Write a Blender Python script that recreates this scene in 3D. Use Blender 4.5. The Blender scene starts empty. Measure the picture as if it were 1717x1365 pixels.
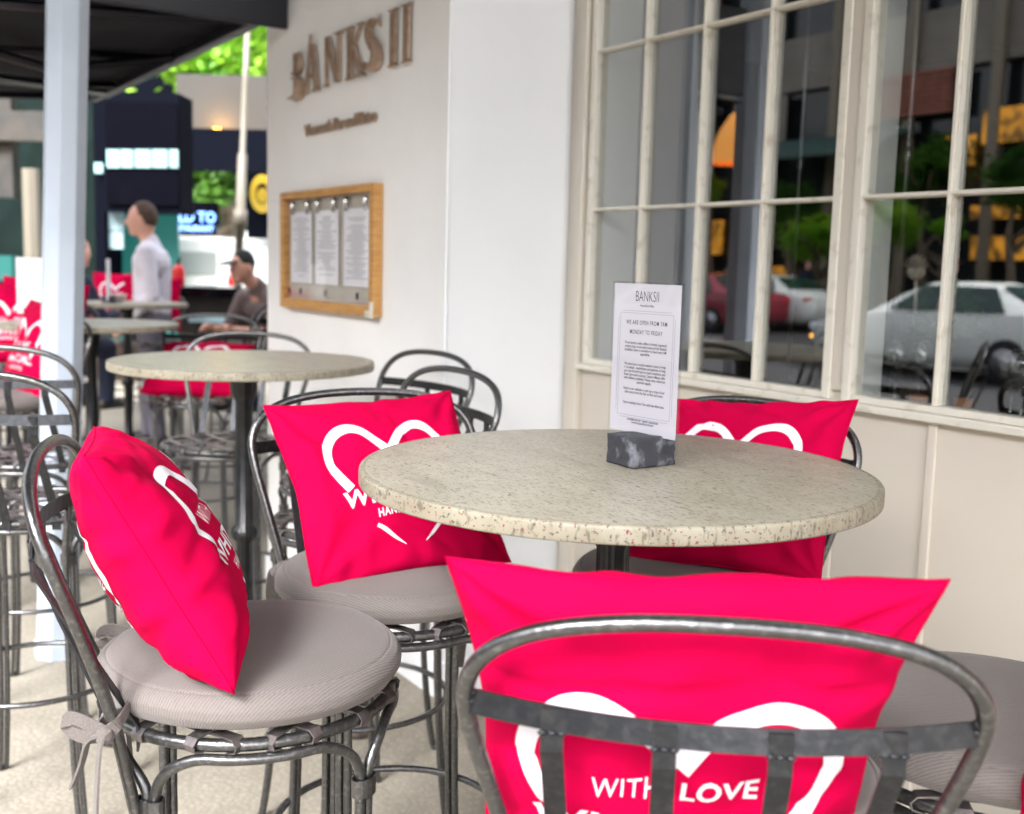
import bpy, bmesh, math, random
from mathutils import Vector, Matrix, noise
from math import sin, cos, pi, radians
C = bpy.context.scene.collection
random.seed(7)
# ---------------------------------------------------------------- camera
PSI, PITCH, ROLL, EYE = radians(33.33), radians(7.3), radians(1.475), 1.334
def K(X, t, z=0.0):            # camera-plan coordinates (right, forward) -> world (x along wall, y into the building)
    return Vector((sin(PSI)*X - cos(PSI)*t, cos(PSI)*X + sin(PSI)*t, z))
fh = K(0, 1); rh = K(1, 0); zz = Vector((0, 0, 1))
fw = fh*cos(PITCH) - zz*sin(PITCH); up0 = fh*sin(PITCH) + zz*cos(PITCH)
rt = rh*cos(ROLL) + up0*sin(ROLL); up = -rh*sin(ROLL) + up0*cos(ROLL)
cd = bpy.data.cameras.new('camera'); cam = bpy.data.objects.new('camera', cd); C.objects.link(cam)
M = Matrix((rt, up, -fw)).transposed().to_4x4(); M.translation = (0, 0, EYE); cam.matrix_world = M
cd.sensor_width = 36; cd.lens = 36*1834/1717; cd.clip_start = .02; cd.clip_end = 400
cd.dof.use_dof = True; cd.dof.focus_distance = 1.5; cd.dof.aperture_fstop = 4.5
sc = bpy.context.scene; sc.camera = cam
# ---------------------------------------------------------------- light
w = bpy.data.worlds.new('World'); sc.world = w; w.use_nodes = True
nt = w.node_tree; bg = nt.nodes['Background']
sky = nt.nodes.new('ShaderNodeTexSky'); sky.sky_type = 'NISHITA'; sky.sun_disc = False
SUN_EL, SUN_AZ = radians(44), radians(143)
sky.sun_elevation = SUN_EL; sky.sun_rotation = SUN_AZ; sky.dust_density = 4; sky.air_density = .8
hs = nt.nodes.new('ShaderNodeHueSaturation'); hs.inputs['Saturation'].default_value = .22
nt.links.new(sky.outputs[0], hs.inputs['Color']); nt.links.new(hs.outputs[0], bg.inputs[0]); bg.inputs[1].default_value = .15
sl = bpy.data.lights.new('sun', 'SUN'); sl.energy = 1.5; sl.angle = radians(22); sl.color = (1, 1, 1)
so = bpy.data.objects.new('sun', sl); C.objects.link(so)
sd = Vector((sin(SUN_AZ)*cos(SUN_EL), cos(SUN_AZ)*cos(SUN_EL), sin(SUN_EL)))
so.rotation_euler = sd.to_track_quat('Z', 'Y').to_euler(); so.location = (0, -5, 8)
vs = sc.view_settings; vs.view_transform = 'Standard'; vs.look = 'None'; vs.gamma = 1; vs.exposure = 2.72
sc.cycles.use_denoising = True; sc.cycles.max_bounces = 8; sc.cycles.transparent_max_bounces = 12
sc.cycles.caustics_reflective = False; sc.cycles.caustics_refractive = False; sc.cycles.sample_clamp_indirect = 4
# ---------------------------------------------------------------- materials
MATS = {}
def mat(name, col, rough=.6, metal=0., col2=None, scale=8., mix=(.4, .65), bump=0., bscale=60., spec=.5, stretch=(1, 1, 1), emit=None, sheen=0., detail=4., rnd=False):
    m = bpy.data.materials.new(name); m.use_nodes = True; n = m.node_tree; p = n.nodes['Principled BSDF']; L = n.links.new
    p.inputs['Base Color'].default_value = (*col, 1); p.inputs['Roughness'].default_value = rough; p.inputs['Metallic'].default_value = metal
    p.inputs['Specular IOR Level'].default_value = spec
    if sheen: p.inputs['Sheen Weight'].default_value = sheen
    if emit: p.inputs['Emission Color'].default_value = (*emit[0], 1); p.inputs['Emission Strength'].default_value = emit[1]
    if col2 or bump:
        tc = n.nodes.new('ShaderNodeTexCoord'); mp = n.nodes.new('ShaderNodeMapping'); mp.inputs['Scale'].default_value = stretch
        L(tc.outputs['Object'], mp.inputs[0])
        if rnd:
            oi = n.nodes.new('ShaderNodeObjectInfo'); ml = n.nodes.new('ShaderNodeMath'); ml.operation = 'MULTIPLY'; ml.inputs[1].default_value = 37
            L(oi.outputs['Random'], ml.inputs[0]); L(ml.outputs[0], mp.inputs['Location'])
    if col2:
        t = n.nodes.new('ShaderNodeTexNoise'); t.inputs['Scale'].default_value = scale; t.inputs['Detail'].default_value = detail
        r = n.nodes.new('ShaderNodeValToRGB'); r.color_ramp.elements[0].position = mix[0]; r.color_ramp.elements[1].position = mix[1]
        r.color_ramp.elements[0].color = (*col, 1); r.color_ramp.elements[1].color = (*col2, 1)
        L(mp.outputs[0], t.inputs['Vector']); L(t.outputs['Fac'], r.inputs[0]); L(r.outputs[0], p.inputs['Base Color'])
    if bump:
        t2 = n.nodes.new('ShaderNodeTexNoise'); t2.inputs['Scale'].default_value = bscale; t2.inputs['Detail'].default_value = 5
        b = n.nodes.new('ShaderNodeBump'); b.inputs['Strength'].default_value = bump; b.inputs['Distance'].default_value = .002
        L(mp.outputs[0], t2.inputs['Vector']); L(t2.outputs['Fac'], b.inputs['Height']); L(b.outputs[0], p.inputs['Normal'])
    MATS[name] = m; return m
mat('render_white', (.86, .855, .855), .75, col2=(.79, .785, .78), scale=3.5, mix=(.3, .85), bump=.6, detail=9, bscale=90)
mat('return_white', (.80, .815, .84), .7, col2=(.74, .755, .78), scale=2.5, mix=(.3, .8), bump=.2, bscale=90)
mat('cream_paint', (.66, .615, .545), .5, col2=(.60, .555, .485), scale=1.6, mix=(.3, .75), bump=.12, bscale=40)
mat('frame_paint', (.74, .71, .63), .45, col2=(.50, .45, .36), scale=26, mix=(.56, .8), bump=.25, bscale=80)
mat('jamb_white', (.86, .87, .85), .6)
mat('grey_lilac', (.085, .083, .10), .6, col2=(.07, .07, .085), scale=2)
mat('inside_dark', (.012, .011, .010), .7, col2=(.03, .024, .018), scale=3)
mat('inside_wood', (.10, .06, .035), .5, col2=(.05, .03, .02), scale=5)
mat('bronze', (.50, .36, .27), .42, .55, col2=(.36, .25, .18), scale=30, bump=.2)
mat('bronze_edge', (.50, .40, .26), .35, .8)
mat('timber', (.56, .30, .09), .5, col2=(.40, .19, .05), scale=14, stretch=(1, 1, 8), mix=(.4, .7), bump=.3)
mat('card_paper', (.60, .59, .645), .7, col2=(.575, .565, .62), scale=3)
mat('paper', (.88, .87, .92), .7, col2=(.76, .755, .80), scale=3)
mat('ink', (.015, .015, .02), .8)
mat('ink_grey', (.33, .33, .37), .8)
mat('chrome', (.8, .8, .8), .12, 1.)
mat('steel', (.11, .11, .113), .30, .9, col2=(.20, .20, .198), scale=150, mix=(.5, .74), bump=.35, bscale=140, rnd=True)
mat('strap_steel', (.032, .034, .039), .36, .75, col2=(.062, .062, .066), scale=90, mix=(.45, .8), bump=.4, bscale=120, rnd=True)
mat('weave_steel', (.15, .14, .14), .4, .8, col2=(.30, .25, .25), scale=30, mix=(.45, .7), bump=.3, rnd=True)
mat('iron_black', (.008, .008, .010), .32, .3, col2=(.02, .02, .022), scale=30, bump=.3, bscale=70)
mat('iron_foot', (.05, .05, .06), .45, .4, col2=(.17, .12, .09), scale=22, bump=.3, bscale=70)
mat('pillow_white', (.84, .81, .90), .8, sheen=.1, bump=.2, bscale=900)
mat('seam_thread', (.75, .02, .12), .8)
mat('post_paint', (.42, .475, .56), .45, col2=(.385, .44, .52), scale=6, bump=.05)
mat('cream_post', (.15, .135, .105), .5, col2=(.16, .14, .11), scale=5)
mat('awning_fabric', (.006, .006, .010), .9, col2=(.009, .009, .014), spec=.1, scale=4, bump=.2)
mat('awning_bar', (.005, .0055, .011), .4, .1)
mat('dark_navy', (.0025, .003, .006), .8, spec=.02)
mat('black_gloss', (.002, .002, .004), .15, spec=.2)
mat('bulkhead', (.030, .027, .023), .8, col2=(.034, .031, .027), scale=1.5)
mat('skin', (.70, .37, .28), .55, bump=.1)
mat('hair', (.05, .028, .018), .7, col2=(.10, .05, .03), scale=60)
mat('shirt', (.80, .76, .86), .8, col2=(.74, .70, .80), scale=30, bump=.5, bscale=25)
mat('trousers', (.15, .14, .18), .8, bump=.4, bscale=25)
mat('navy_cloth', (.012, .018, .045), .8, bump=.4, bscale=25)
mat('taupe_cloth', (.16, .12, .115), .85, bump=.4, bscale=25)
mat('cap_black', (.008, .008, .01), .8)
mat('shoe', (.02, .015, .012), .4)
mat('van_white', (.80, .83, .80), .25, spec=.6, col2=(.74, .77, .74), scale=2)
mat('car_red', (.26, .035, .05), .25)
mat('tyre', (.015, .015, .015), .8, bump=.2)
mat('alloy', (.45, .45, .47), .3, .8)
mat('car_glass', (.02, .05, .045), .06, spec=.8)
mat('lamp_amber', (.9, .35, .03), .3, emit=((1., .45, .05), 3.))
mat('headlamp', (.8, .85, .9), .1)
mat('tail_red', (.55, .01, .01), .25)
mat('leaf_bright', (.30, .50, .04), .5, col2=(.11, .32, .012), scale=1.4, mix=(.35, .65))
mat('leaf_dark', (.03, .095, .014), .55, col2=(.10, .24, .025), scale=1.1, mix=(.4, .7))
mat('bark', (.16, .12, .08), .8, col2=(.09, .07, .05), scale=12, bump=.5, bscale=20)
mat('office_band', (.23, .21, .18), .7, col2=(.18, .165, .14), scale=1)
mat('office_glass', (.012, .015, .018), .15)
mat('office_frame', (.20, .17, .12), .5)
mat('lit_yellow', (.18, .10, .02), .5, emit=((1., .42, .03), .24))
mat('cyan_glow', (.2, .35, .35), .4, emit=((.30, .62, .65), .08))  # glow for the kiosk's painted reflections and its small lamp
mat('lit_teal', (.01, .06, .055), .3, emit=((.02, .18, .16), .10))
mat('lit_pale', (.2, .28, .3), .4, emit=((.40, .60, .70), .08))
mat('sign_blue', (.1, .2, .5), .4, emit=((.18, .38, 1.), .45))
mat('louvre_red', (.36, .12, .07), .6, col2=(.24, .07, .04), scale=4)
mat('awning_green', (.03, .075, .065), .7)
mat('orange_cloth_glow', (.75, .33, .07), .7, emit=((.8, .30, .05), .25))  # emission puts the lamplight on the parasol into its cloth
mat('asphalt', (.05, .05, .052), .85, col2=(.035, .035, .037), scale=20, bump=.4, bscale=60)
mat('line_paint', (.75, .75, .72), .7)
mat('kerb_stone', (.33, .31, .28), .8, col2=(.25, .235, .21), scale=6, bump=.3)
mat('tinted_wall', (.006, .012, .011), .8, col2=(.004, .008, .007), spec=.05, scale=2)
mat('yellow_sign', (.35, .24, .01), .5)
mat('ceramic', (.62, .55, .50), .25)
mat('flower_white', (.72, .66, .58), .7, col2=(.6, .5, .4), scale=40)
mat('flower_pink', (.62, .12, .20), .7, col2=(.45, .06, .12), scale=40)
mat('wax', (.40, .17, .06), .5)
mat('extinguisher_red', (.65, .01, .015), .3)
mat('cloth_strip', (.27, .225, .215), .85)
def leafy(name):
    m = MATS[name]; n = m.node_tree; p = n.nodes['Principled BSDF']; L = n.links.new; o = n.nodes['Material Output']
    t = n.nodes.new('ShaderNodeBsdfTranslucent'); mx_ = n.nodes.new('ShaderNodeMixShader'); mx_.inputs[0].default_value = .45
    src = p.inputs['Base Color'].links[0].from_socket; L(src, t.inputs['Color']); L(p.outputs[0], mx_.inputs[1]); L(t.outputs[0], mx_.inputs[2]); L(mx_.outputs[0], o.inputs['Surface'])
leafy('leaf_bright'); leafy('leaf_dark')
def twill(name, col, dark):
    m = mat(name, col, .9, sheen=.15); n = m.node_tree; p = n.nodes['Principled BSDF']; L = n.links.new
    tc = n.nodes.new('ShaderNodeTexCoord'); uvn = n.nodes.new('ShaderNodeUVMap'); uvn.uv_map = 'UVMap'; wv = n.nodes.new('ShaderNodeTexWave'); wv.bands_direction = 'DIAGONAL'; wv.inputs['Scale'].default_value = 110
    wv.inputs['Distortion'].default_value = .6; wv.inputs['Detail'].default_value = 1
    mp = n.nodes.new('ShaderNodeMapping'); L(uvn.outputs['UV'], mp.inputs[0]); L(mp.outputs[0], wv.inputs['Vector'])
    ns = n.nodes.new('ShaderNodeTexNoise'); ns.inputs['Scale'].default_value = 420; L(tc.outputs['Object'], ns.inputs['Vector'])
    n2 = n.nodes.new('ShaderNodeTexNoise'); n2.inputs['Scale'].default_value = 7; L(tc.outputs['Object'], n2.inputs['Vector'])
    ad = n.nodes.new('ShaderNodeMath'); ad.operation = 'ADD'; L(wv.outputs['Fac'], ad.inputs[0]); L(ns.outputs['Fac'], ad.inputs[1])
    r = n.nodes.new('ShaderNodeValToRGB'); r.color_ramp.elements[0].position = .35; r.color_ramp.elements[1].position = 1.25
    r.color_ramp.elements[1].position = 1.0
    r.color_ramp.elements[0].color = (*dark, 1); r.color_ramp.elements[1].color = (*col, 1)
    L(ad.outputs[0], r.inputs[0])
    mx = n.nodes.new('ShaderNodeMixRGB'); mx.blend_type = 'MULTIPLY'; mx.inputs[0].default_value = .25; L(r.outputs[0], mx.inputs[1]); L(n2.outputs['Fac'], mx.inputs[2]); L(mx.outputs[0], p.inputs['Base Color'])
    b = n.nodes.new('ShaderNodeBump'); b.inputs['Strength'].default_value = .5; b.inputs['Distance'].default_value = .0006
    L(ad.outputs[0], b.inputs['Height']); L(b.outputs[0], p.inputs['Normal']); return m
twill('twill', (.185, .162, .153), (.112, .096, .09))
def pinkmat():
    m = mat('pillow_pink', (.49, .0002, .047), .85); n = m.node_tree; p = n.nodes['Principled BSDF']; L = n.links.new
    tc = n.nodes.new('ShaderNodeTexCoord')
    a = n.nodes.new('ShaderNodeTexNoise'); a.inputs['Scale'].default_value = 9; a.inputs['Detail'].default_value = 3; L(tc.outputs['Object'], a.inputs['Vector'])
    v = n.nodes.new('ShaderNodeTexVoronoi'); v.inputs['Scale'].default_value = 700; L(tc.outputs['Object'], v.inputs['Vector'])
    b1 = n.nodes.new('ShaderNodeBump'); b1.inputs['Strength'].default_value = .5; b1.inputs['Distance'].default_value = .012; L(a.outputs['Fac'], b1.inputs['Height'])
    b2 = n.nodes.new('ShaderNodeBump'); b2.inputs['Strength'].default_value = .3; b2.inputs['Distance'].default_value = .0005; L(v.outputs['Distance'], b2.inputs['Height']); L(b1.outputs[0], b2.inputs['Normal'])
    L(b2.outputs[0], p.inputs['Normal']); p.inputs['Specular IOR Level'].default_value = .05
pinkmat()
def granite(name, base, lite, edge=False):
    m = mat(name, base, .34 if not edge else .5, spec=.5); n = m.node_tree; p = n.nodes['Principled BSDF']; L = n.links.new
    tc = n.nodes.new('ShaderNodeTexCoord')
    def nz(scale, st, lo, hi, det=3, rot=.35):
        mp = n.nodes.new('ShaderNodeMapping'); mp.inputs['Scale'].default_value = st; mp.inputs['Rotation'].default_value = (0, 0, rot)
        t = n.nodes.new('ShaderNodeTexNoise'); t.inputs['Scale'].default_value = scale; t.inputs['Detail'].default_value = det
        r = n.nodes.new('ShaderNodeMapRange'); r.inputs[1].default_value = lo; r.inputs[2].default_value = hi
        L(tc.outputs['Object'], mp.inputs[0]); L(mp.outputs[0], t.inputs['Vector']); L(t.outputs['Fac'], r.inputs[0]); return r.outputs[0]
    def mx(a, b, f, op='MIX'):
        x = n.nodes.new('ShaderNodeMixRGB'); x.blend_type = op
        for i, v in ((0, f), (1, a), (2, b)):
            if isinstance(v, tuple): x.inputs[i].default_value = (*v, 1)
            else: L(v, x.inputs[i])
        return x.outputs[0]
    c = mx(base, lite, nz(14, (1, 2.2, 1), .35, .7))
    c = mx(c, tuple(k*.62 for k in base), nz(5, (1, 3.5, 1), .58, .8, 5))
    c = mx(c, tuple(k*.55 for k in base), nz(60, (1, 3, 1), .56, .70, 2))
    c = mx(c, (.09, .085, .075), nz(120 if not edge else 210, (1, 3.2, 1) if not edge else (1, 1, 1), .62, .66, 2))
    c = mx(c, (.20, .05, .05) if edge else (.16, .10, .085), nz(75 if not edge else 180, (1, 2.0, 1) if not edge else (1, 1, 1), .655, .69 if not edge else .67, 2, .9))
    L(c, p.inputs['Base Color']); return m
granite('granite_top', (.355, .325, .25), (.43, .40, .325)); granite('granite_edge', (.27, .245, .18), (.34, .315, .245), True)
def slate():
    m = mat('slate', (.035, .037, .047), .6, col2=(.30, .31, .36), scale=38, mix=(.56, .8), bump=.9, bscale=45, detail=8)
slate()
def ground_mat():
    m = mat('paving', (.42, .36, .27), .85); n = m.node_tree; p = n.nodes['Principled BSDF']; L = n.links.new
    tc = n.nodes.new('ShaderNodeTexCoord')
    v = n.nodes.new('ShaderNodeTexVoronoi'); v.inputs['Scale'].default_value = 70; L(tc.outputs['Object'], v.inputs['Vector'])
    r = n.nodes.new('ShaderNodeValToRGB'); e = r.color_ramp.elements; e[0].position = .12; e[1].position = .5
    e[0].color = (.36, .33, .275, 1); e[1].color = (.20, .176, .14, 1); L(v.outputs['Distance'], r.inputs[0])
    t = n.nodes.new('ShaderNodeTexNoise'); t.inputs['Scale'].default_value = 3.5; t.inputs['Detail'].default_value = 8; L(tc.outputs['Object'], t.inputs['Vector'])
    r2 = n.nodes.new('ShaderNodeValToRGB'); r2.color_ramp.elements[0].position = .3; r2.color_ramp.elements[1].position = .75
    r2.color_ramp.elements[0].color = (.20, .178, .142, 1); r2.color_ramp.elements[1].color = (.32, .29, .24, 1); L(t.outputs['Fac'], r2.inputs[0])
    mx = n.nodes.new('ShaderNodeMixRGB'); mx.inputs[0].default_value = .6; L(r.outputs[0], mx.inputs[1]); L(r2.outputs[0], mx.inputs[2]); L(mx.outputs[0], p.inputs['Base Color'])
    b = n.nodes.new('ShaderNodeBump'); b.inputs['Strength'].default_value = .5; b.inputs['Distance'].default_value = .004; L(v.outputs['Distance'], b.inputs['Height']); L(b.outputs[0], p.inputs['Normal'])
ground_mat()
def glassmat(name, f0=.08, tint=(.9, .93, .92), rough=0.):
    m = bpy.data.materials.new(name); m.use_nodes = True; n = m.node_tree; n.nodes.clear(); L = n.links.new
    o = n.nodes.new('ShaderNodeOutputMaterial'); mx = n.nodes.new('ShaderNodeMixShader'); lw = n.nodes.new('ShaderNodeLayerWeight'); lw.inputs[0].default_value = .5
    pw = n.nodes.new('ShaderNodeMath'); pw.operation = 'POWER'; pw.inputs[1].default_value = 5; ma = n.nodes.new('ShaderNodeMath'); ma.operation = 'MULTIPLY_ADD'; ma.inputs[1].default_value = 1-f0; ma.inputs[2].default_value = f0
    L(lw.outputs['Facing'], pw.inputs[0]); L(pw.outputs[0], ma.inputs[0])
    t = n.nodes.new('ShaderNodeBsdfTransparent'); t.inputs[0].default_value = (*tint, 1); g = n.nodes.new('ShaderNodeBsdfGlossy'); g.inputs['Roughness'].default_value = rough
    L(ma.outputs[0], mx.inputs[0]); L(t.outputs[0], mx.inputs[1]); L(g.outputs[0], mx.inputs[2]); L(mx.outputs[0], o.inputs[0]); MATS[name] = m
glassmat('window_glass', .27)
def uneven(name, lo):
    m = MATS[name]; n = m.node_tree; p = n.nodes['Principled BSDF']; L = n.links.new; st = p.inputs['Emission Strength'].default_value
    tc = n.nodes.new('ShaderNodeTexCoord'); t = n.nodes.new('ShaderNodeTexNoise'); t.inputs['Scale'].default_value = 3.2; t.inputs['Detail'].default_value = 3
    r = n.nodes.new('ShaderNodeMapRange'); r.inputs[1].default_value = .38; r.inputs[2].default_value = .62; r.inputs[3].default_value = lo*st; r.inputs[4].default_value = st*1.25
    L(tc.outputs['Object'], t.inputs['Vector']); L(t.outputs['Fac'], r.inputs[0]); L(r.outputs[0], p.inputs['Emission Strength'])
uneven('lit_yellow', .12); uneven('cyan_glow', .35); uneven('lit_pale', .3)
glassmat('goblet_glass', .22, (.85, .87, .87)); glassmat('clear_glass', .04, (.99, .99, .99)); glassmat('acrylic', .03, (.985, .985, .99))
# ---------------------------------------------------------------- mesh helpers
class MB:
    def __init__(s): s.v = []; s.f = []; s.mi = []; s.sm = []
    def add(s, vs, fs, smooth=False, mi=0):
        b = len(s.v); s.v += [tuple(v) for v in vs]
        for f in fs: s.f.append(tuple(b+i for i in f)); s.mi.append(mi); s.sm.append(smooth)
        return s
    def box(s, x0, x1, y0, y1, z0, z1, mi=0):
        v = [(x, y, z) for x in (x0, x1) for y in (y0, y1) for z in (z0, z1)]
        return s.add(v, [(0, 1, 3, 2), (4, 6, 7, 5), (0, 4, 5, 1), (2, 3, 7, 6), (0, 2, 6, 4), (1, 5, 7, 3)], mi=mi)
    def obox(s, c, ax, ay, az, mi=0):      # oriented box, half vectors
        c, ax, ay, az = map(Vector, (c, ax, ay, az))
        v = [c+ax*i+ay*j+az*k for i in (-1, 1) for j in (-1, 1) for k in (-1, 1)]
        return s.add(v, [(0, 1, 3, 2), (4, 6, 7, 5), (0, 4, 5, 1), (2, 3, 7, 6), (0, 2, 6, 4), (1, 5, 7, 3)], mi=mi)
    def tube(s, pts, r, n=10, closed=False, mi=0, cap=True):
        P = [Vector(p) for p in pts]; m = len(P); R = r if isinstance(r, (list, tuple)) else [r]*m
        rings = []; ref = None
        for i, p in enumerate(P):
            a = P[(i-1) % m] if closed or i > 0 else P[i]; b = P[(i+1) % m] if closed or i < m-1 else P[i]
            t = (b-a).normalized()
            if ref is None: ref = Vector((0, 0, 1)) if abs(t.z) < .9 else Vector((1, 0, 0))
            u = (ref - t*ref.dot(t))
            if u.length < 1e-4: u = t.orthogonal()
            u.normalize(); ref = u; vv = t.cross(u)
            rings.append([p + (u*cos(2*pi*k/n) + vv*sin(2*pi*k/n))*R[i] for k in range(n)])
        V = [q for g in rings for q in g]; F = []
        for i in range(m if closed else m-1):
            j = (i+1) % m
            for k in range(n): F.append((i*n+k, i*n+(k+1) % n, j*n+(k+1) % n, j*n+k))
        if cap and not closed: F += [tuple(range(n))[::-1], tuple((m-1)*n+k for k in range(n))]
        return s.add(V, F, True, mi)
    def strap(s, pts, widths, w, th, mi=0):  # flat bar; widths = width direction per point (or one)
        P = [Vector(p) for p in pts]; V = []; F = []; m = len(P)
        for i, p in enumerate(P):
            t = (P[min(i+1, m-1)]-P[max(i-1, 0)]).normalized()
            wd = Vector(widths[i] if isinstance(widths, list) else widths); wd = (wd - t*wd.dot(t)).normalized(); nn = t.cross(wd)
            V += [p+wd*w/2+nn*th/2, p-wd*w/2+nn*th/2, p-wd*w/2-nn*th/2, p+wd*w/2-nn*th/2]
        for i in range(m-1):
            for k in range(4): F.append((i*4+k, i*4+(k+1) % 4, i*4+4+(k+1) % 4, i*4+4+k))
        F += [(3, 2, 1, 0), tuple(4*(m-1)+k for k in range(4))]
        return s.add(V, F, False, mi)
    def lathe(s, prof, n=48, c=(0, 0, 0), mi=0, smooth=True, rf=None):
        V = []; F = []; m = len(prof)
        for (r, z) in prof:
            for k in range(n):
                a = 2*pi*k/n; q = r*(rf(a, r, z) if rf else 1); V.append((c[0]+q*cos(a), c[1]+q*sin(a), c[2]+z))
        for i in range(m-1):
            for k in range(n): F.append((i*n+k, i*n+(k+1) % n, (i+1)*n+(k+1) % n, (i+1)*n+k))
        F += [tuple(range(n))[::-1], tuple((m-1)*n+k for k in range(n))]
        return s.add(V, F, smooth, mi)
    def ball(s, c, r, n=16, m=10, mi=0):
        c = Vector(c); r = r if isinstance(r, (tuple, list)) else (r, r, r); V = []; F = []
        for i in range(m+1):
            th = pi*i/m
            for k in range(n): V.append((c.x+r[0]*sin(th)*cos(2*pi*k/n), c.y+r[1]*sin(th)*sin(2*pi*k/n), c.z+r[2]*cos(th)))
        for i in range(m):
            for k in range(n): F.append((i*n+k, (i+1)*n+k, (i+1)*n+(k+1) % n, i*n+(k+1) % n))
        return s.add(V, F, True, mi)
    def prism(s, poly, y0, y1, mi=0):  # polygon in x,z extruded along y
        n = len(poly); V = [(x, y0, z) for x, z in poly] + [(x, y1, z) for x, z in poly]
        F = [tuple(range(n)), tuple(range(2*n-1, n-1, -1))] + [(i, i+n, (i+1) % n+n, (i+1) % n) for i in range(n)]
        return s.add(V, F, mi=mi)
    def build(s, name, mats, parent=None, bevel=0, weld=False, loc=None, rot=None):
        me = bpy.data.meshes.new(name); me.from_pydata(s.v, [], s.f); 
        for m in (mats if isinstance(mats, (list, tuple)) else [mats]): me.materials.append(MATS[m])
        me.polygons.foreach_set('material_index', s.mi); me.polygons.foreach_set('use_smooth', s.sm)
        bm = bmesh.new(); bm.from_mesh(me)
        if weld: bmesh.ops.remove_doubles(bm, verts=bm.verts, dist=1e-5)
        bmesh.ops.recalc_face_normals(bm, faces=bm.faces); bm.to_mesh(me); bm.free(); me.update()
        o = bpy.data.objects.new(name, me); C.objects.link(o)
        if parent: o.parent = parent
        if loc is not None: o.location = loc
        if rot is not None: o.rotation_euler = rot
        if bevel:
            b = o.modifiers.new('bevel', 'BEVEL'); b.width = bevel; b.segments = 2; b.limit_method = 'ANGLE'; b.angle_limit = radians(40)
        return o
def tag(o, label=None, cat=None, group=None, kind=None):
    for k, v in (('label', label), ('category', cat), ('group', group), ('kind', kind)):
        if v: o[k] = v
    return o
def thing(name, label, cat, loc=(0, 0, 0), rz=0., group=None):
    o = bpy.data.objects.new(name, None); C.objects.link(o); o.location = loc; o.rotation_euler = (0, 0, rz); o.empty_display_size = .1
    return tag(o, label, cat, group)
def structure(o): o['kind'] = 'structure'; return o
CH = {}
def kids(o): return [c for c in bpy.data.objects if c.parent == o]
def dup(o, loc, rz, label, group=None):
    r = o.copy(); C.objects.link(r); r.location = loc; r.rotation_euler = (0, 0, rz); r['label'] = label
    if group: r['group'] = group
    for ch in kids(o):
        c = ch.copy(); C.objects.link(c); c.parent = r
        for g in kids(ch):
            d = g.copy(); C.objects.link(d); d.parent = c
    return r
def smooth(pts, k=8, closed=False):
    P = [Vector(p) for p in pts]; n = len(P); out = []
    for i in range(n if closed else n-1):
        g = lambda j: P[j % n] if closed else P[max(0, min(n-1, j))]
        a, b, c, d = g(i-1), g(i), g(i+1), g(i+2)
        for j in range(k):
            t = j/k; out.append(.5*((2*b)+(c-a)*t+(2*a-5*b+4*c-d)*t*t+(3*b-a-3*c+d)*t**3))
    if not closed: out.append(P[-1])
    return out
def text2d(s, size, align='CENTER', spacing=1.0, bold=0., extrude=0.):
    cu = bpy.data.curves.new('t', 'FONT'); cu.body = s; cu.size = size; cu.align_x = align; cu.space_character = spacing; cu.offset = bold; cu.extrude = extrude; cu.resolution_u = 3
    o = bpy.data.objects.new('t', cu); C.objects.link(o); dg = bpy.context.evaluated_depsgraph_get(); dg.update()
    me = bpy.data.meshes.new_from_object(o.evaluated_get(dg)); V = [v.co.copy() for v in me.vertices]; F = [tuple(p.vertices) for p in me.polygons]
    bpy.data.objects.remove(o); bpy.data.curves.remove(cu); bpy.data.meshes.remove(me); return V, F
# ---------------------------------------------------------------- setting: ground, street, kerb
structure(MB().box(-60, 40, -3.6, 1.62, -.3, 0).box(-60, 40, 1.62, 30, -.3, -.001).build('pavement', 'paving'))
structure(MB().box(-60, 40, -19, -3.75, -.5, -.15).build('road', 'asphalt'))
structure(MB().box(-60, 40, -3.75, -3.6, -.3, -.002).box(-60, 40, -19.15, -19, -.3, -.002).build('kerb', 'kerb_stone', bevel=.01))
structure(MB().box(-60, 40, -40, -19.15, -.3, 0).build('far_pavement', 'paving'))
lb = MB()
for i in range(12): lb.box(-40+i*5, -37.6+i*5, -12.9, -12.78, -.2, -.146)
structure(lb.build('road_marking', 'line_paint'))
# ---------------------------------------------------------------- the white pillar with the sign
PX, PY = -2.836, 1.62           # near corner of the pillar
p = thing('pillar', 'big white rendered pillar carrying the bronze letters and the framed menu case', 'pillar', (-3.57, 1.9, 0))
def local(root, mb, name, mats, **k):
    o = mb.build(name, mats, **k); o.parent = root; o.location = -root.location; return o
mb = MB().box(-4.30, PX-.004, PY, 2.6, 0, 4.2); local(p, mb, 'wall', 'render_white')
mb = MB().box(PX-.004, PX, PY+.002, 2.058, 0, 4.2); local(p, mb, 'return_wall', 'return_white')
mb = MB().tube([(PX, PY, .0), (PX, PY, 1.2), (PX, PY, 4.2)], .006, 8); local(p, mb, 'corner_bead', 'return_white')
mb = MB().box(-4.303, PX+.012, PY-.012, PY-.0005, 0, .11).box(PX+.0005, PX+.012, PY-.012, 2.03, 0, .109); local(p, mb, 'skirting', 'return_white')
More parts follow.
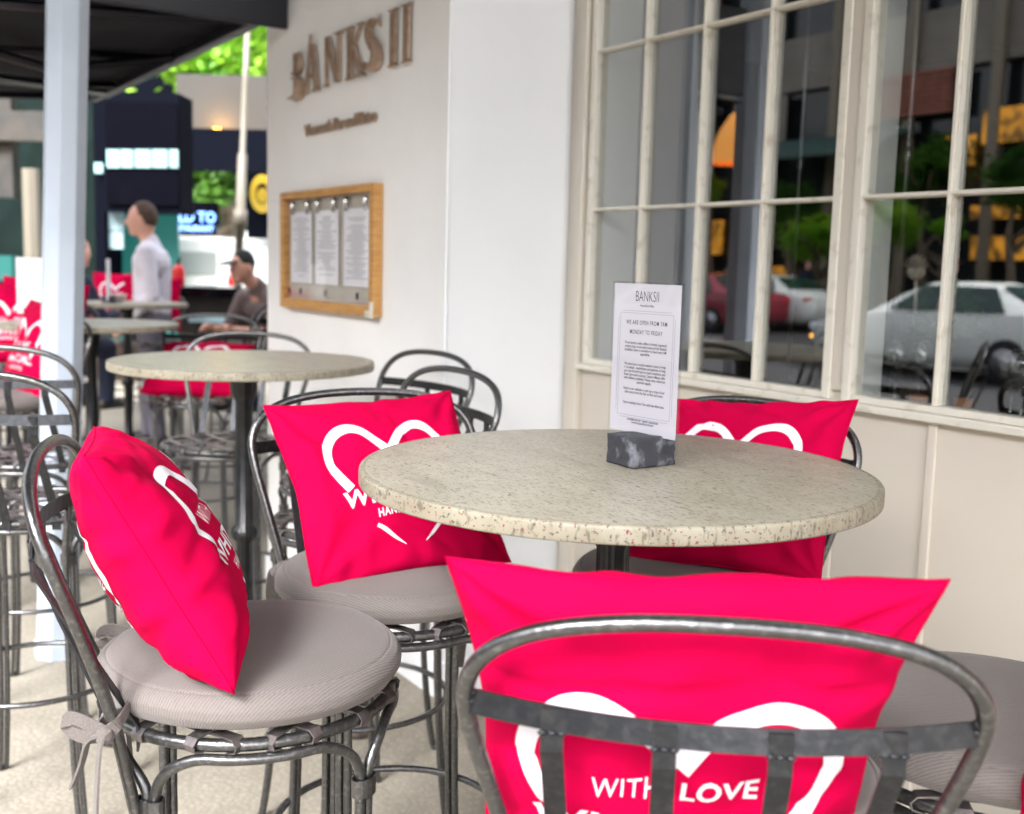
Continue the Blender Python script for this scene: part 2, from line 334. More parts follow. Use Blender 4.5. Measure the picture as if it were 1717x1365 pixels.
# ---------------------------------------------------------------- shopfront with the paned windows
WY = 2.06
shop = thing('shopfront', 'cream panelled shopfront with paned windows above a boarded wall', 'building', (-1.2, 2.3, 0))
SILL, TR = 1.045, [1.045, 1.512, 1.979, 2.446, 2.913]
W1 = [-2.71, -2.4715, -2.233, -1.9945, -1.756]; W2 = [-1.697, -1.4585, -1.22, -.9815, -.743]
W3 = [-.684, -.4455, -.207, .0315, .27]
mb = MB().box(PX, 3, WY, WY+.10, 0, SILL-.02).box(PX, W1[0], WY+.001, WY+.10, SILL-.02, 4.2).box(W1[-1], W2[0], WY+.001, WY+.10, SILL-.02, 4.2).box(W2[-1], W3[0], WY+.001, WY+.1, SILL-.02, 4.2)
mb.box(W3[-1], 3, WY+.001, WY+.1, SILL-.02, 4.2).box(PX, 3, WY+.0015, WY+.1, 2.93, 4.2)
local(shop, mb, 'wall', 'cream_paint')
for x in (-2.545, -2.08, -1.727, -1.46, -1.0, -.62, -.2): local(shop, MB().box(x-.011, x+.011, WY-.010, WY-.0005, .0, SILL-.022), 'batten', 'cream_paint', bevel=.003)
local(shop, MB().box(W1[0]-.06, W1[0]-.028, WY-.025, WY-.0005, .12, 4.1).box(W1[-1]+.012, W2[0]-.012, WY-.012, WY-.0005, SILL+.02, 4.1), 'trim', 'cream_paint', bevel=.003)
local(shop, MB().box(W1[0]-.03, 1, WY-.028, WY+.03, SILL-.021, SILL-.003), 'sill', 'frame_paint', bevel=.003)
for xs in (W1, W2, W3):
    f = MB(); xa, xb = xs[0], xs[-1]
    f.box(xa-.012, xa+.012, WY-.016, WY+.03, SILL-.002, 2.93).box(xb-.012, xb+.012, WY-.016, WY+.03, SILL-.002, 2.93)
    f.box(xa+.012, xb-.012, WY-.014, WY+.028, SILL-.002, SILL+.014).box(xa+.012, xb-.012, WY-.014, WY+.028, 2.905, 2.93)
    win = local(shop, f, 'window', 'frame_paint', bevel=.002)
    g = MB()
    for x in xs[1:-1]: g.box(x-.0062, x+.0062, WY-.008, WY+.02, SILL+.015, 2.904).box(x-.003, x+.003, WY-.016, WY-.0082, SILL+.015, 2.904)
    for z in TR[1:-1]: g.box(xa+.013, xb-.013, WY-.0065, WY+.0185, z-.0058, z+.0058).box(xa+.013, xb-.013, WY-.0145, WY-.0068, z-.003, z+.003)
    b = g.build('glazing_bars', 'frame_paint'); b.parent = win
    gl = MB().add([(xa+.005, WY+.008, SILL), (xb-.005, WY+.008, SILL), (xb-.005, WY+.008, 2.92), (xa+.005, WY+.008, 2.92)], [(0, 1, 2, 3)]).build('pane', 'window_glass'); gl.parent = win
for xs in (W1, W2, W3): local(shop, MB().box(xs[0]+.0005, xs[0]+.004, WY+.032, WY+(.165 if xs is W1 else .108), SILL, 2.92), 'reveal_lining', 'jamb_white')
# deep reveals and piers behind the windows
rv = MB()
for x in (W1[0], W2[0], W3[0]): rv.box(x-.06, x-.013, WY+.102, WY+(.165 if x < -2 else .108), .9, 3.0)
local(shop, rv, 'window_reveal', 'jamb_white')
rv = MB().box(W1[0]-.30, W1[0]-.0135, WY+.167, WY+.39, .2, 3.0); local(shop, rv, 'inner_pier', 'grey_lilac')
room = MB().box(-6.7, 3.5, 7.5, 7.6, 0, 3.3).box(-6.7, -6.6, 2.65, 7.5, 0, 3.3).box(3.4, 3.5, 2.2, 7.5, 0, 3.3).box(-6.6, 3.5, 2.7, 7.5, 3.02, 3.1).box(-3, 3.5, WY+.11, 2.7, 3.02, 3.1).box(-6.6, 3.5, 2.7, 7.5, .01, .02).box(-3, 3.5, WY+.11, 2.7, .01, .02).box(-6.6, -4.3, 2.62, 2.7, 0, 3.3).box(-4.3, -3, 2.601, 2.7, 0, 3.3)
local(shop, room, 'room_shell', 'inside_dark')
local(shop, MB().box(-2.72, 3, WY+.105, WY+.50, .96, 1.0), 'inner_ledge', 'inside_wood', bevel=.004)
# ---------------------------------------------------------------- bronze sign
SY = 1.605
def px2x(u0, u1): return None
sg = thing('sign_lettering', 'tall bronze capitals spelling the restaurant name high on the white pillar', 'sign', (-3.55, PY, 1.95))
def letter(x0, x1, z0, z1, strokes):
    mb = MB()
    for i, poly in enumerate(strokes):
        q = [(x0+(x1-x0)*a, z0+(z1-z0)*b) for a, b in poly]; mb.prism(q, PY-.017-.0008*i, PY-.006)
    mb.tube([((x0+x1)/2, PY-.02, (z0+z1)/2), ((x0+x1)/2, PY+.001, (z0+z1)/2)], .003, 6)
    local(sg, mb, 'letter', 'bronze')
def band(pts, ws):
    L, Rr = [], []
    for i, (a, b) in enumerate(pts):
        p0 = pts[max(0, i-1)]; p1 = pts[min(len(pts)-1, i+1)]; dx, dy = p1[0]-p0[0], p1[1]-p0[1]; l = math.hypot(dx, dy) or 1
        w_ = ws[i] if isinstance(ws, list) else ws; L.append((a-dy/l*w_/2, b+dx/l*w_/2)); Rr.append((a+dy/l*w_/2, b-dx/l*w_/2))
    return [[L[i], L[i+1], Rr[i+1], Rr[i]] for i in range(len(pts)-1)]
def crv(pts, ws, k=5):
    P = smooth([(a, b, ww) for (a, b), ww in zip(pts, ws)], k); return band([(q.x, q.y) for q in P], [q.z for q in P])
ZB, ZT = 1.947, 2.117
def I_(x0, x1, z0=ZB, z1=ZT+.003): letter(x0, x1, z0, z1, [[(.22, .05), (.78, .05), (.78, .94), (.22, .94)], [(-.05, 0), (1.05, 0), (.62, .06), (.38, .06)], [(.38, .94), (.62, .94), (1.05, 1), (-.05, 1)]])
letter(-4.015, -3.90, ZB-.022, ZT-.012, [[(.26, .02), (.44, .02), (.44, .47), (.26, .47)], [(.26, .53), (.44, .53), (.44, .98), (.26, .98)]] + crv([(.43, .95), (.75, .92), (.86, .76), (.76, .60), (.43, .545)], [.03, .05, .10, .06, .03]) + crv([(.43, .46), (.82, .42), (.97, .25), (.84, .07), (.43, .04)], [.03, .06, .12, .07, .03]))
letter(-3.885, -3.76, ZB-.005, ZT+.03, [[(.52, .84), (.70, .80), (1.0, .03), (.72, .03)], [(.44, 1.0), (.50, .98), (.14, .02), (.06, .02)], [(.30, .26), (.84, .26), (.84, .31), (.30, .31)], [(-.06, 0), (.28, 0), (.18, .04), (.02, .04)], [(.6, 0), (1.12, 0), (1.0, .04), (.7, .04)]])
letter(-3.70, -3.57, ZB, ZT, [[(.02, .99), (.24, .99), (.92, .02), (.70, .02)], [(.06, .0), (.13, .0), (.13, .98), (.06, .98)], [(.86, .04), (.93, .04), (.93, 1.0), (.86, 1.0)], [(-.06, 0), (.26, 0), (.16, .04), (.03, .04)], [(.72, .96), (1.08, .96), (1.14, 1), (.66, 1)]])
letter(-3.525, -3.39, ZB, ZT, [[(.1, .03), (.34, .03), (.34, .97), (.1, .97)], [(.33, .47), (.40, .52), (.92, .98), (.85, .98)], [(.42, .56), (.54, .63), (1.0, .02), (.78, .02)], [(0, 0), (.44, 0), (.36, .04), (.08, .04)], [(0, 1), (.44, 1), (.36, .96), (.08, .96)], [(.72, 1), (1.04, 1), (.96, .96), (.80, .96)], [(.62, 0), (1.1, 0), (1.02, .04), (.68, .04)]])
letter(-3.355, -3.25, ZB, ZT, crv([(.86, .80), (.78, .92), (.5, .97), (.20, .87), (.20, .70), (.48, .53), (.80, .36), (.82, .15), (.5, .03), (.2, .07), (.1, .20)], [.02, .03, .05, .11, .15, .17, .15, .11, .05, .03, .02]))
I_(-3.205, -3.145); I_(-3.115, -3.055)
V, F = text2d('Vermouth Bar and Bistro', .072, spacing=.86, bold=.0012, extrude=.010)
x_a = min(v.x for v in V); x_b = max(v.x for v in V); sx = .60/(x_b-x_a)
local(sg, MB().add([((v.x-x_a)*sx-3.895, PY-.008-v.z*.4, 1.793+v.y*.8) for v in V], F), 'small_lettering', 'bronze')
# ---------------------------------------------------------------- menu case
mc = thing('menu_case', 'timber framed glass case with three clipped menus on the white pillar', 'menu board', (-3.65, PY, 1.16))
x0, x1, z0, z1 = -4.075, -3.255, 1.158, 1.592; t = .036
mb = MB().box(x0, x1, PY-.035, PY-.001, z0, z0+t).box(x0, x1, PY-.035, PY-.001, z1-t*.7, z1).box(x0, x0+t*.7, PY-.0345, PY-.001, z0+t, z1-t*.7).box(x1-t, x1, PY-.0345, PY-.001, z0+t, z1-t*.7)
local(mc, mb, 'frame', 'timber', bevel=.002)
mat('case_back', (.52, .48, .43), .5, col2=(.40, .38, .31), scale=9, mix=(.4, .7)); 
local(mc, MB().box(x0+.03, x1-.042, PY-.006, PY-.002, z0+.042, z1-.03), 'backing', 'case_back')
for xa in (-4.01, -3.775, -3.53):
    wd = .20 if xa < -3.6 else .215
    pg = local(mc, MB().box(xa, xa+wd, PY-.0145, PY-.013, z0+.095, z1-.075), 'menu_page', 'paper')
    tx = MB(); random.seed(int(xa*100))
    zc = z1-.10
    while zc > z0+.12:
        if random.random() > .15: wl = random.uniform(.3, .85)*wd; tx.box(xa+wd/2-wl/2, xa+wd/2+wl/2, PY-.0153, PY-.0146, zc, zc+.0028)
        zc -= .0085
    o = tx.build('printed_lines', 'ink_grey'); o.parent = pg
    for dx in (.03, wd-.03):
        cl = MB().tube([(xa+dx, PY-.012, z1-.036), (xa+dx, PY-.022, z1-.05), (xa+dx, PY-.018, z1-.068)], [.009, .012, .008], 10).box(xa+dx-.014, xa+dx+.014, PY-.022, PY-.0155, z1-.083, z1-.068)
        local(mc, cl, 'clip', 'chrome')
for xa in (-4.04, -3.93, -3.70, -3.43): local(mc, MB().box(xa-.005, xa+.005, PY-.012, PY-.0065, z0+.052, z0+.075), 'catch', 'ink')
local(mc, MB().box(x1-.055, x1+.003, PY-.038, PY-.0355, z0-.003, z0+.02).box(x1-.022, x1+.003, PY-.0375, PY-.0352, z0+.02, z0+.05), 'corner_bracket', 'frame_paint')
local(mc, MB().add([(x0+.03, PY-.028, z0+.04), (x1-.04, PY-.028, z0+.04), (x1-.04, PY-.028, z1-.03), (x0+.03, PY-.028, z1-.03)], [(0, 1, 2, 3)]), 'glass', 'clear_glass')
# ---------------------------------------------------------------- bistro tables
TH = 1.05
def table(name, label, x, y, r=.371, rz=0., fluted=True, group='round granite topped bar tables'):
    t_ = thing(name, label, 'table', (x, y, 0), rz, group)
    top = MB().lathe([(.0, TH-.0235), (r-.004, TH-.0235), (r-.0012, TH-.0228), (r-.0002, TH-.0212), (r, TH-.0202), (r, TH-.012), (r, TH-.0045), (r-.0003, TH-.0033), (r-.0015, TH-.0012), (r-.0035, TH-.0003), (r-.0062, TH-.0001)], 128).build('tabletop_edge', 'granite_edge', parent=t_)
    MB().lathe([(0, TH-.004), (r-.0062, TH-.004), (r-.0063, TH-.0002), (r-.012, TH), (0.001, TH)], 128).build('tabletop', 'granite_top', parent=t_)
    cr = MB()
    for a in (0.2, pi/2+.2): cr.obox((0, 0, TH-.032), (cos(a)*.14, sin(a)*.14, 0), (-sin(a)*.018, cos(a)*.018, 0), (0, 0, .0052+.0006*a))
    cr.tube([(-.09, -.18, TH-.024), (-.09, -.18, TH-.036)], .008, 10).tube([(-.05, -.15, TH-.024), (-.05, -.15, TH-.033)], .007, 10)
    cr.build('support_bracket', 'iron_black', parent=t_)
    fl = (lambda a, r_, z_: 1+.10*abs(cos(6*a))) if fluted else None
    prof = [(0, .16), (.028, .16), (.030, .2), (.036, .205), (.036, .22), (.024, .23), (.023, .52), (.034, .53), (.038, .545), (.034, .56), (.024, .57), (.0225, .80), (.0225, .93), (.034, .955), (.036, .985), (.045, TH-.040), (0, TH-.040)]
    MB().lathe(prof, 48, rf=fl).build('column', 'iron_black', parent=t_)
    MB().lathe([(0, .155), (.06, .155), (.062, .12), (.045, .10), (0, .10)], 32).build('base_hub', 'iron_foot', parent=t_)
    for k in range(3):
        a = 2*pi*k/3+.35; d = Vector((cos(a), sin(a), 0))
        g = MB().tube([d*.03+zz*.14, d*.12+zz*.15, d*.24+zz*.09, d*.34+zz*.04, d*.38+zz*.03], [.024, .024, .021, .02, .026], 12)
        g.lathe([(0, .0), (.034, .0), (.042, .012), (.038, .03), (.022, .045), (0, .048)], 20, c=(d.x*.385, d.y*.385, 0)); g.build('leg', 'iron_foot', parent=t_)
    return t_
T1c, T2c, T3c, T4c = (-1.224, .989), (-3.03, 1.07), (-4.93, 1.06), (-7.1, 1.75)
T1 = table('bar_table', 'nearest round granite bar table, the one with the menu stand in focus', *T1c)
dup(T1, (*T2c, 0), .25, 'second granite bar table, standing bare in front of the white pillar')
dup(T1, (*T3c, 0), 1.2, 'third granite bar table, half hidden behind the pale post')
dup(T1, (*T4c, 0), .6, 'farthest granite bar table with a small bowl beside the man in the white shirt')
# ---------------------------------------------------------------- stools
RZ = .745
def make_stool():
    t_ = thing('bar_stool', 'x', 'bar stool', (0, 0, 0), 0, 'steel hoop backed bar stools')
    ring = [(.19*cos(2*pi*k/48), .19*sin(2*pi*k/48), RZ) for k in range(48)]
    f = MB().tube(ring, .0085, 10, closed=True)
    legs = [(-.150, -.125), (.150, -.125), (.140, .140), (-.140, .140)]
    CZ = .655
    ang = [math.atan2(y, x) for x, y in legs]
    order = [0, 1, 2, 3]
    for i in order:                      # arched rods between neighbouring legs
        (xa, ya), (xb, yb) = legs[i], legs[(i+1) % 4]; a0, a1 = ang[i], ang[(i+1) % 4]
        if a1 < a0: a1 += 2*pi
        ta = Vector((-sin(a0), cos(a0), 0)); tb = Vector((-sin(a1), cos(a1), 0)); off = .0078
        pts = [Vector((xa, ya, CZ-.02))+ta*off, Vector((xa, ya, CZ+.02))+ta*off]
        for q, zq in ((.10, RZ-.036), (.22, RZ-.018), (.36, RZ-.0165), (.5, RZ-.0165), (.64, RZ-.0165), (.78, RZ-.018), (.90, RZ-.036)):
            a = a0+(a1-a0)*q; rr = .196 if .15 < q < .85 else .200; pts.append(Vector((rr*cos(a), rr*sin(a), zq)))
        pts += [Vector((xb, yb, CZ+.02))-tb*off, Vector((xb, yb, CZ-.02))-tb*off]
        f.tube(smooth(pts, 6), .0072, 8)
    f.build('seat_frame', 'steel', parent=t_)
    wv = MB(); s = .075
    for dr in (0, 1):
        for k in (-2, -1, 0, 1, 2):
            o = k*s; h = math.sqrt(max(0, .19**2-o*o)); d = Vector((cos(pi/4+dr*pi/2), sin(pi/4+dr*pi/2), 0)); n = Vector((-d.y, d.x, 0))
            z_ = RZ+.0098+.0022*dr; pts = []
            out = lambda q, zq: n*o + d*q + zz*zq
            pts = [out(-h+.006, RZ-.010), out(-h-.0085, RZ-.006), out(-h-.0110, RZ+.002), out(-h-.004, RZ+.0095), out(-h+.02, z_), out(0, z_-.003), out(h-.02, z_), out(h+.004, RZ+.0095), out(h+.011, RZ+.002), out(h+.0085, RZ-.006), out(h-.006, RZ-.010)]
            wv.strap(pts, n, .018, .0022)
    wv.build('woven_seat', 'weave_steel', parent=t_)
    for i, (x, y) in enumerate(legs):
        a = ang[i]; tt = Vector((-sin(a), cos(a), 0)); e = Vector((cos(a), sin(a), 0)); g = MB()
        for sg_ in (-1, 1):
            b = Vector((x, y, 0))+tt*.0078*sg_
            pts = [b+zz*(CZ+.005), b+zz*.45, b+e*.012+zz*.2, b+e*.035+zz*.02, b+e*.05+zz*.008]
            g.tube(smooth(pts, 5), .0070, 8)
        lg = g.build('leg', 'steel', parent=t_)
        cl = MB().strap([Vector((x, y, 0))+(tt*.018*cos(q)+e*.0115*sin(q))+zz*CZ for q in [2*pi*j/16 for j in range(17)]], zz, .024, .003)
        cl.build('clamp', 'steel', parent=lg)
    MB().tube([(.208*cos(2*pi*k/40), .208*sin(2*pi*k/40), .335) for k in range(40)], .0068, 8, closed=True).build('foot_ring', 'steel', parent=t_)
    half = [(.150, -.142, .64), (.156, -.152, .70), (.172, -.168, .79), (.196, -.194, .89), (.213, -.217, .965), (.214, -.232, 1.007), (.194, -.245, 1.043), (.152, -.254, 1.068), (.085, -.260, 1.082), (0, -.262, 1.086)]
    hp = smooth([(-x, y, z) for x, y, z in half] + [(x, y, z) for x, y, z in half[:-1][::-1]], 6)
    MB().tube(hp, .0080, 12).build('back_hoop', 'steel', parent=t_)
    bz = .988; bp = []
    for k in range(17):
        q = -1+k/8; bp.append((.212*q, -.225-.048*(1-q*q), bz))
    bb = MB().strap(bp, Vector((0, .18, 1)), .023, .0035)
    for sx_ in (-1, 1):
        for k in range(3): bb.ball((sx_*.211, -.224-.002*k, bz-.009+.009*k), (.0065, .005, .0055), 10, 6)
    for x in (-.138, -.046, .046, .138):
        yq = -.225-.048*(1-(x/.212)**2)
        for k in range(3): bb.ball((x-.008+.008*k, yq-.0042, bz-.0125), (.0042, .0022, .0026), 8, 6)
    bb.build('back_bar', 'strap_steel', parent=t_)
    for x in (-.138, -.046, .046, .138):
        q = x/.212; y0 = -.225-.048*(1-q*q); yb = -math.sqrt(.19**2-x*x*1.0)-.004
        MB().strap([(x, y0-.0026, bz+.009), (x, y0-.0026, bz-.03), (x*.98, (y0+yb)/2-.012, .87), (x*.95, yb-.006, RZ+.012), (x*.95, yb-.006, RZ-.02)], Vector((1, 0, 0)), .0195, .003).build('back_slat', 'strap_steel', parent=t_)
    return t_
def yaw(fx, fy): return math.atan2(fy, fx)-pi/2
proto = make_stool(); used = [False]
def stool(x, y, f, label):
    rz = yaw(*f)
    if not used[0]:
        used[0] = True; proto.location = (x, y, 0); proto.rotation_euler = (0, 0, rz); proto['label'] = label; return proto
    return dup(proto, (x, y, 0), rz, label)
def make_cushion():
    mb = MB()
    prof = [(0, .002), (.120, .001), (.175, .003), (.196, .009), (.205, .022), (.206, .034), (.200, .045), (.1925, .0505), (.1905, .0498), (.188, .0525), (.165, .057), (.11, .061), (.05, .063), (.001, .0635)]
    fine = []
    for i in range(len(prof)-1):
        for j in range(4): fine.append((prof[i][0]+(prof[i+1][0]-prof[i][0])*j/4, prof[i][1]+(prof[i+1][1]-prof[i][1])*j/4))
    fine.append(prof[-1])
    mb.lathe(fine, 96, rf=lambda a, r, z: 1+.012*noise.noise(Vector((cos(a)*2.2, sin(a)*2.2, z*30)))+(.003*noise.noise(Vector((cos(a)*9, sin(a)*9, z*8)))))
    return mb
cz = RZ+.0135; cush_n = [None]
def rib(mb, pts, w_, th=.0028, wd=None):
    P = smooth(pts, 6); mb.strap(P, wd or Vector((0, 0, 1)), w_, th)
def cushion(st, label):
    if cush_n[0]: return dup(cush_n[0], (st.location.x, st.location.y, cz), st.rotation_euler.z, label)
    o = make_cushion().build('seat_cushion', 'twill', loc=(st.location.x, st.location.y, cz), rot=(0, 0, st.rotation_euler.z))
    me = o.data; uv = me.uv_layers.new(name='UVMap'); nr = len(me.vertices)//96; sl_ = [0.]
    for i in range(1, nr):
        a = me.vertices[(i-1)*96].co; b = me.vertices[i*96].co; sl_.append(sl_[-1]+(a-b).length)
    for lp in me.loops:
        c_ = me.vertices[lp.vertex_index].co; r_ = sl_[-1]-sl_[lp.vertex_index//96]; h_ = math.hypot(c_.x, c_.y) or 1; uv.data[lp.index].uv = (c_.x/h_*r_, c_.y/h_*r_)
    tag(o, label, 'seat cushion', 'round taupe seat cushions')
    for s in (-1, 1):
        m2 = MB(); X = lambda x, y, z: (x*s, y, z)
        rib(m2, [X(.130, -.150, .025), X(.150, -.152, .024), X(.172, -.158, .020), X(.178, -.170, .010)], .017)
        rib(m2, [X(.130, -.155, .015), X(.148, -.176, .014), X(.164, -.184, .008), X(.178, -.172, .004)], .015)
        rib(m2, [X(.178, -.172, .012), X(.186, -.178, .002), X(.190, -.182, -.04), X(.183, -.186, -.10), X(.190, -.186, -.15), X(.182, -.180, -.22)], .018, wd=Vector((s, .3, 0)))
        rib(m2, [X(.178, -.172, .010), X(.176, -.192, .002), X(.168, -.202, -.03), X(.160, -.214, -.062)], .018, wd=Vector((s, -.3, 0)))
        rib(m2, [X(.176, -.172, .008), X(.170, -.198, .022), X(.160, -.216, .024), X(.158, -.218, .010), X(.168, -.200, .003), X(.178, -.174, .006)], .016)
        m2.ball(X(.179, -.174, .006), (.012, .011, .011), 12, 8); m2.build('tie', 'twill', parent=o)
    cush_n[0] = o; return o
sA = stool(-1.415, .51, (.33, .94), 'stool at the left front whose seat and tied cushion show in full')
sB = stool(-1.67, .86, (.975, -.22), 'stool behind the left front one, its pink pillow printed side out')
sC = stool(-1.42, 1.32, (.34, -.94), 'stool behind the granite table, back against the cream wall')
fD = K(.1, .995); sDp = K(.21, 1.14)
sD = stool(sDp.x, sDp.y, (fD.x, fD.y), 'closest stool, seen from behind with its hoop and slats in front'); sD.scale = (1.04, 1, .960)
sE = stool(-.755, 1.225, (-.998, -.06), 'stool cut off by the right edge of the picture')
sG = stool(-2.24, 1.06, (.05, -1), 'bare stool by the pillar corner, the nearer of the two grey hoops')
sF = stool(-2.69, 1.26, (.125, -.99), 'bare stool against the pillar, its hoop rising highest behind the pink pillow')
sH = stool(-3.41, 1.145, (.80, -.60), 'bare woven stool tucked behind the column of the second table')
sI = stool(-4.62, 1.43, (.84, -.55), 'stool beyond the second table with a pillow lying on its seat')
sK = stool(-2.74, .44, (-.82, .57), 'bare stool at the left edge, nearer of the pair before the pale post')
sJ = stool(-3.42, .58, (-.83, .55), 'bare stool at the left edge, farther of the pair before the pale post')
s1 = stool(-4.50, .66, (.2, -.98), 'stool left of the third table with a pillow standing on it')
s2 = stool(-5.62, .95, (.84, -.3), 'stool behind the third table with a pillow showing over the tabletop')
s3 = stool(-6.55, 1.02, (.7, -.7), 'stool between the third table and the far table, pillow on it')
s4 = stool(-7.85, 2.1, (.93, -.35), 'stool on the far side of the farthest granite table')
s5 = stool(-5.35, 1.75, (-.5, -.8), 'stool near the pillar edge beyond the second table, bare')
s6 = stool(-6.35, 2.25, (-.8, -.5), 'small far stool between the farthest table and the pillar edge')
s7 = stool(*K(-2.44, 5.6)[:2], (.8, -.6), 'stool just left of the pale post behind the third table')
s8 = stool(*K(-2.35, 5.05)[:2], (.9, -.4), 'stool at the very left edge behind the third table')
s9 = stool(*K(-3.08, 8.4)[:2], (.84, -.5), 'stool behind the farthest table, left of the man in white')
for st_, lb_ in ((sA, 'cushion with dangling tie on the left front stool'), (sB, 'cushion under the upright pink pillow left of the table'), (sC, 'cushion mostly hidden behind the granite table'), (sD, 'cushion of the closest stool, hidden behind its pillow'), (sE, 'cushion at the right edge of the picture'), (s1, 'cushion on the stool left of the third table')): cushion(st_, lb_)
# ---------------------------------------------------------------- pillows
def print_shapes():
    """printed artwork in the unit square, origin top left, v down: list of (verts2d, faces, name)"""
    out = []
    def bandmesh(pts, ws):
        P = smooth([(a, b, w_) for (a, b), w_ in zip(pts, ws)], 8); V = []; F = []
        for i, q in enumerate(P):
            p0 = P[max(0, i-1)]; p1 = P[min(len(P)-1, i+1)]; dx, dy = p1.x-p0.x, p1.y-p0.y; l = math.hypot(dx, dy)
            V += [(q.x-dy/l*q.z/2, q.y+dx/l*q.z/2), (q.x+dy/l*q.z/2, q.y-dx/l*q.z/2)]
        for i in range(len(P)-1): F.append((2*i, 2*i+2, 2*i+3, 2*i+1))
        return V, F
    for s in (-1, 1):
        c = lambda x, y: (.5+s*x, y)
        out.append(bandmesh([c(.0, .365), c(.05, .300), c(.11, .245), (c(.18, .222)), c(.25, .238), c(.305, .295), c(.325, .37), c(.31, .42), c(.285, .47), c(.262, .51)], [.058, .044, .043, .045, .046, .044, .042, .040, .040, .040]))
        out.append(bandmesh([c(.175, .685), c(.10, .745), c(.05, .78)], [.020, .013, .002]))
    def tx(s_, size, cx, cy, sp, bold, width):
        V, F = text2d(s_, size, 'LEFT', sp, bold); a = min(v.x for v in V); b = max(v.x for v in V); k = width/(b-a)
        out.append(([(cx-width/2+(v.x-a)*k, cy-v.y) for v in V], F))
    tx('WITH', .085, .394, .460, 1.05, -.0004, .145); tx('LOVE', .085, .594, .460, 1.05, .0020, .165)
    tx('WHITEHILL', .095, .5, .585, 1.08, .0024, .61); tx('HANDCRAFTED', .048, .5, .650, 1.15, .0008, .31)
    return [([(x, 1.2*y-.04) for x, y in V], F) for V, F in out]
ART = print_shapes()
def pillow(name, cs, th, seed, label, faces='fb', sag=.3, pull=.045, n=64, dv=(0., 1.), fold=1., du=1.):
    """cs: TL, TR, BR, BL corners seen from the front"""
    TL, TR, BR, BL = map(Vector, cs); nrm = (TR-TL).cross(TL-BL).normalized(); ctr = (TL+TR+BR+BL)/4
    U = (TR-TL); Vd = (BL-TL)
    def P(u, v, side):
        a = 4*u*(1-u); b = 4*v*(1-v)
        uu = u + pull*b*(1-2*u)*(.8+.4*noise.noise(Vector((seed, v*3, 1)))); vv = v + pull*a*(1-2*v)*(.8+.4*noise.noise(Vector((u*3, seed, 2))))
        base = TL*(1-uu)*(1-vv)+TR*uu*(1-vv)+BR*uu*vv+BL*(1-uu)*vv
        e = max(0., a*b); h = th*(e**.42)*(1+sag*(v-.5))
        cx, cy = min(u, 1-u), min(v, 1-v); d = math.hypot(cx, cy)
        # creases running in from the corners and puckers along the seams
        ang = math.atan2(cy, cx+1e-6); fall = math.exp(-d*5.)
        h += th*.34*fall*(e**.3)*sin(ang*9+seed*1.7+side+2*noise.noise(Vector((u*3, v*3, seed))))*min(1, d*6)
        h += th*.17*noise.noise(Vector((u*3.2+seed, v*3.2, side*3)))*(e**.5)
        rg_ = 1-abs(2*noise.noise(Vector((u*2.2+seed*2, v*3.4+side, 5)))); h -= th*.16*max(0, rg_-.72)/.28*(e**.5)
        h += th*.10*noise.noise(Vector((u*9+seed, v*7, side*5)))*(e**.4)
        h = th*(e**.42)*(1+sag*(v-.5))*(1-fold)+h*fold
        ed = min(cx, cy); h += th*.20*math.exp(-ed*13)*sin((u*23 if cy < cx else v*23)+4*noise.noise(Vector((u*5, v*5, seed))))*(e**.35)
        dip = th*.05*noise.noise(Vector((u*2+9, v*2, seed)))
        return base + nrm*(side*max(h, .0015 if e > 0 else 0) + dip)
    mb = MB()
    for side in (1, -1):
        V = []; F = []
        for j in range(n+1):
            for i in range(n+1):
                u = .5-.5*cos(pi*i/n); v = .5-.5*cos(pi*j/n); V.append(P(.5*(u+i/n), .5*(v+j/n), side)-ctr)
        for j in range(n):
            for i in range(n): q = j*(n+1)+i; F.append((q, q+1, q+n+2, q+n+1))
        mb.add(V, F, True)
    o = mb.build(name, 'pillow_pink', weld=True, loc=ctr); tag(o, label, 'throw pillow', 'pink printed throw pillows')
    sm = MB(); loop = [P(i/30, 0, 1) for i in range(30)]+[P(1, i/30, 1) for i in range(30)]+[P(1-i/30, 1, 1) for i in range(30)]+[P(0, 1-i/30, 1) for i in range(30)]
    sm.tube([q-ctr for q in loop], .0016, 6, closed=True); sm.build('seam', 'pillow_pink', parent=o)
    for side, flag in ((1, 'f'), (-1, 'b')):
        if flag not in faces: continue
        bm = bmesh.new()
        for V, F in ART:
            vs_ = [bm.verts.new((x, y, 0)) for x, y in V]
            for f in F:
                try: bm.faces.new([vs_[i] for i in f])
                except ValueError: pass
        for k in range(1, 34):
            for ax in ((1, 0, 0), (0, 1, 0)):
                bmesh.ops.bisect_plane(bm, geom=bm.verts[:]+bm.edges[:]+bm.faces[:], plane_co=Vector(ax)*(k/34), plane_no=ax)
        for v in bm.verts:
            u_ = .5+(v.co.x-.5)*du; u_ = u_ if side > 0 else 1-u_
            q = P(u_, min(.97, dv[0]+dv[1]*v.co.y), side); v.co = q + nrm*side*.0011 - ctr
        me = bpy.data.meshes.new('printed_heart'); bm.to_mesh(me); bm.free(); me.materials.append(MATS['pillow_white'])
        for p_ in me.polygons: p_.use_smooth = True
        pr = bpy.data.objects.new('printed_heart', me); C.objects.link(pr); pr.parent = o
    return o
def pcorners(c, yw, lean, roll, s, s2=None):
    d = Vector((cos(yw), sin(yw), 0)); l = Vector((d.y, -d.x, 0)); nn = d*cos(lean)+zz*sin(lean); u = -d*sin(lean)+zz*cos(lean)
    l2 = l*cos(roll)+u*sin(roll); u2 = -l*sin(roll)+u*cos(roll); r_ = u2.cross(nn); c = Vector(c); s2 = s2 or s
    return [c-r_*s/2+u2*s2/2, c+r_*s/2+u2*s2/2, c+r_*s/2-u2*s2/2, c-r_*s/2-u2*s2/2]
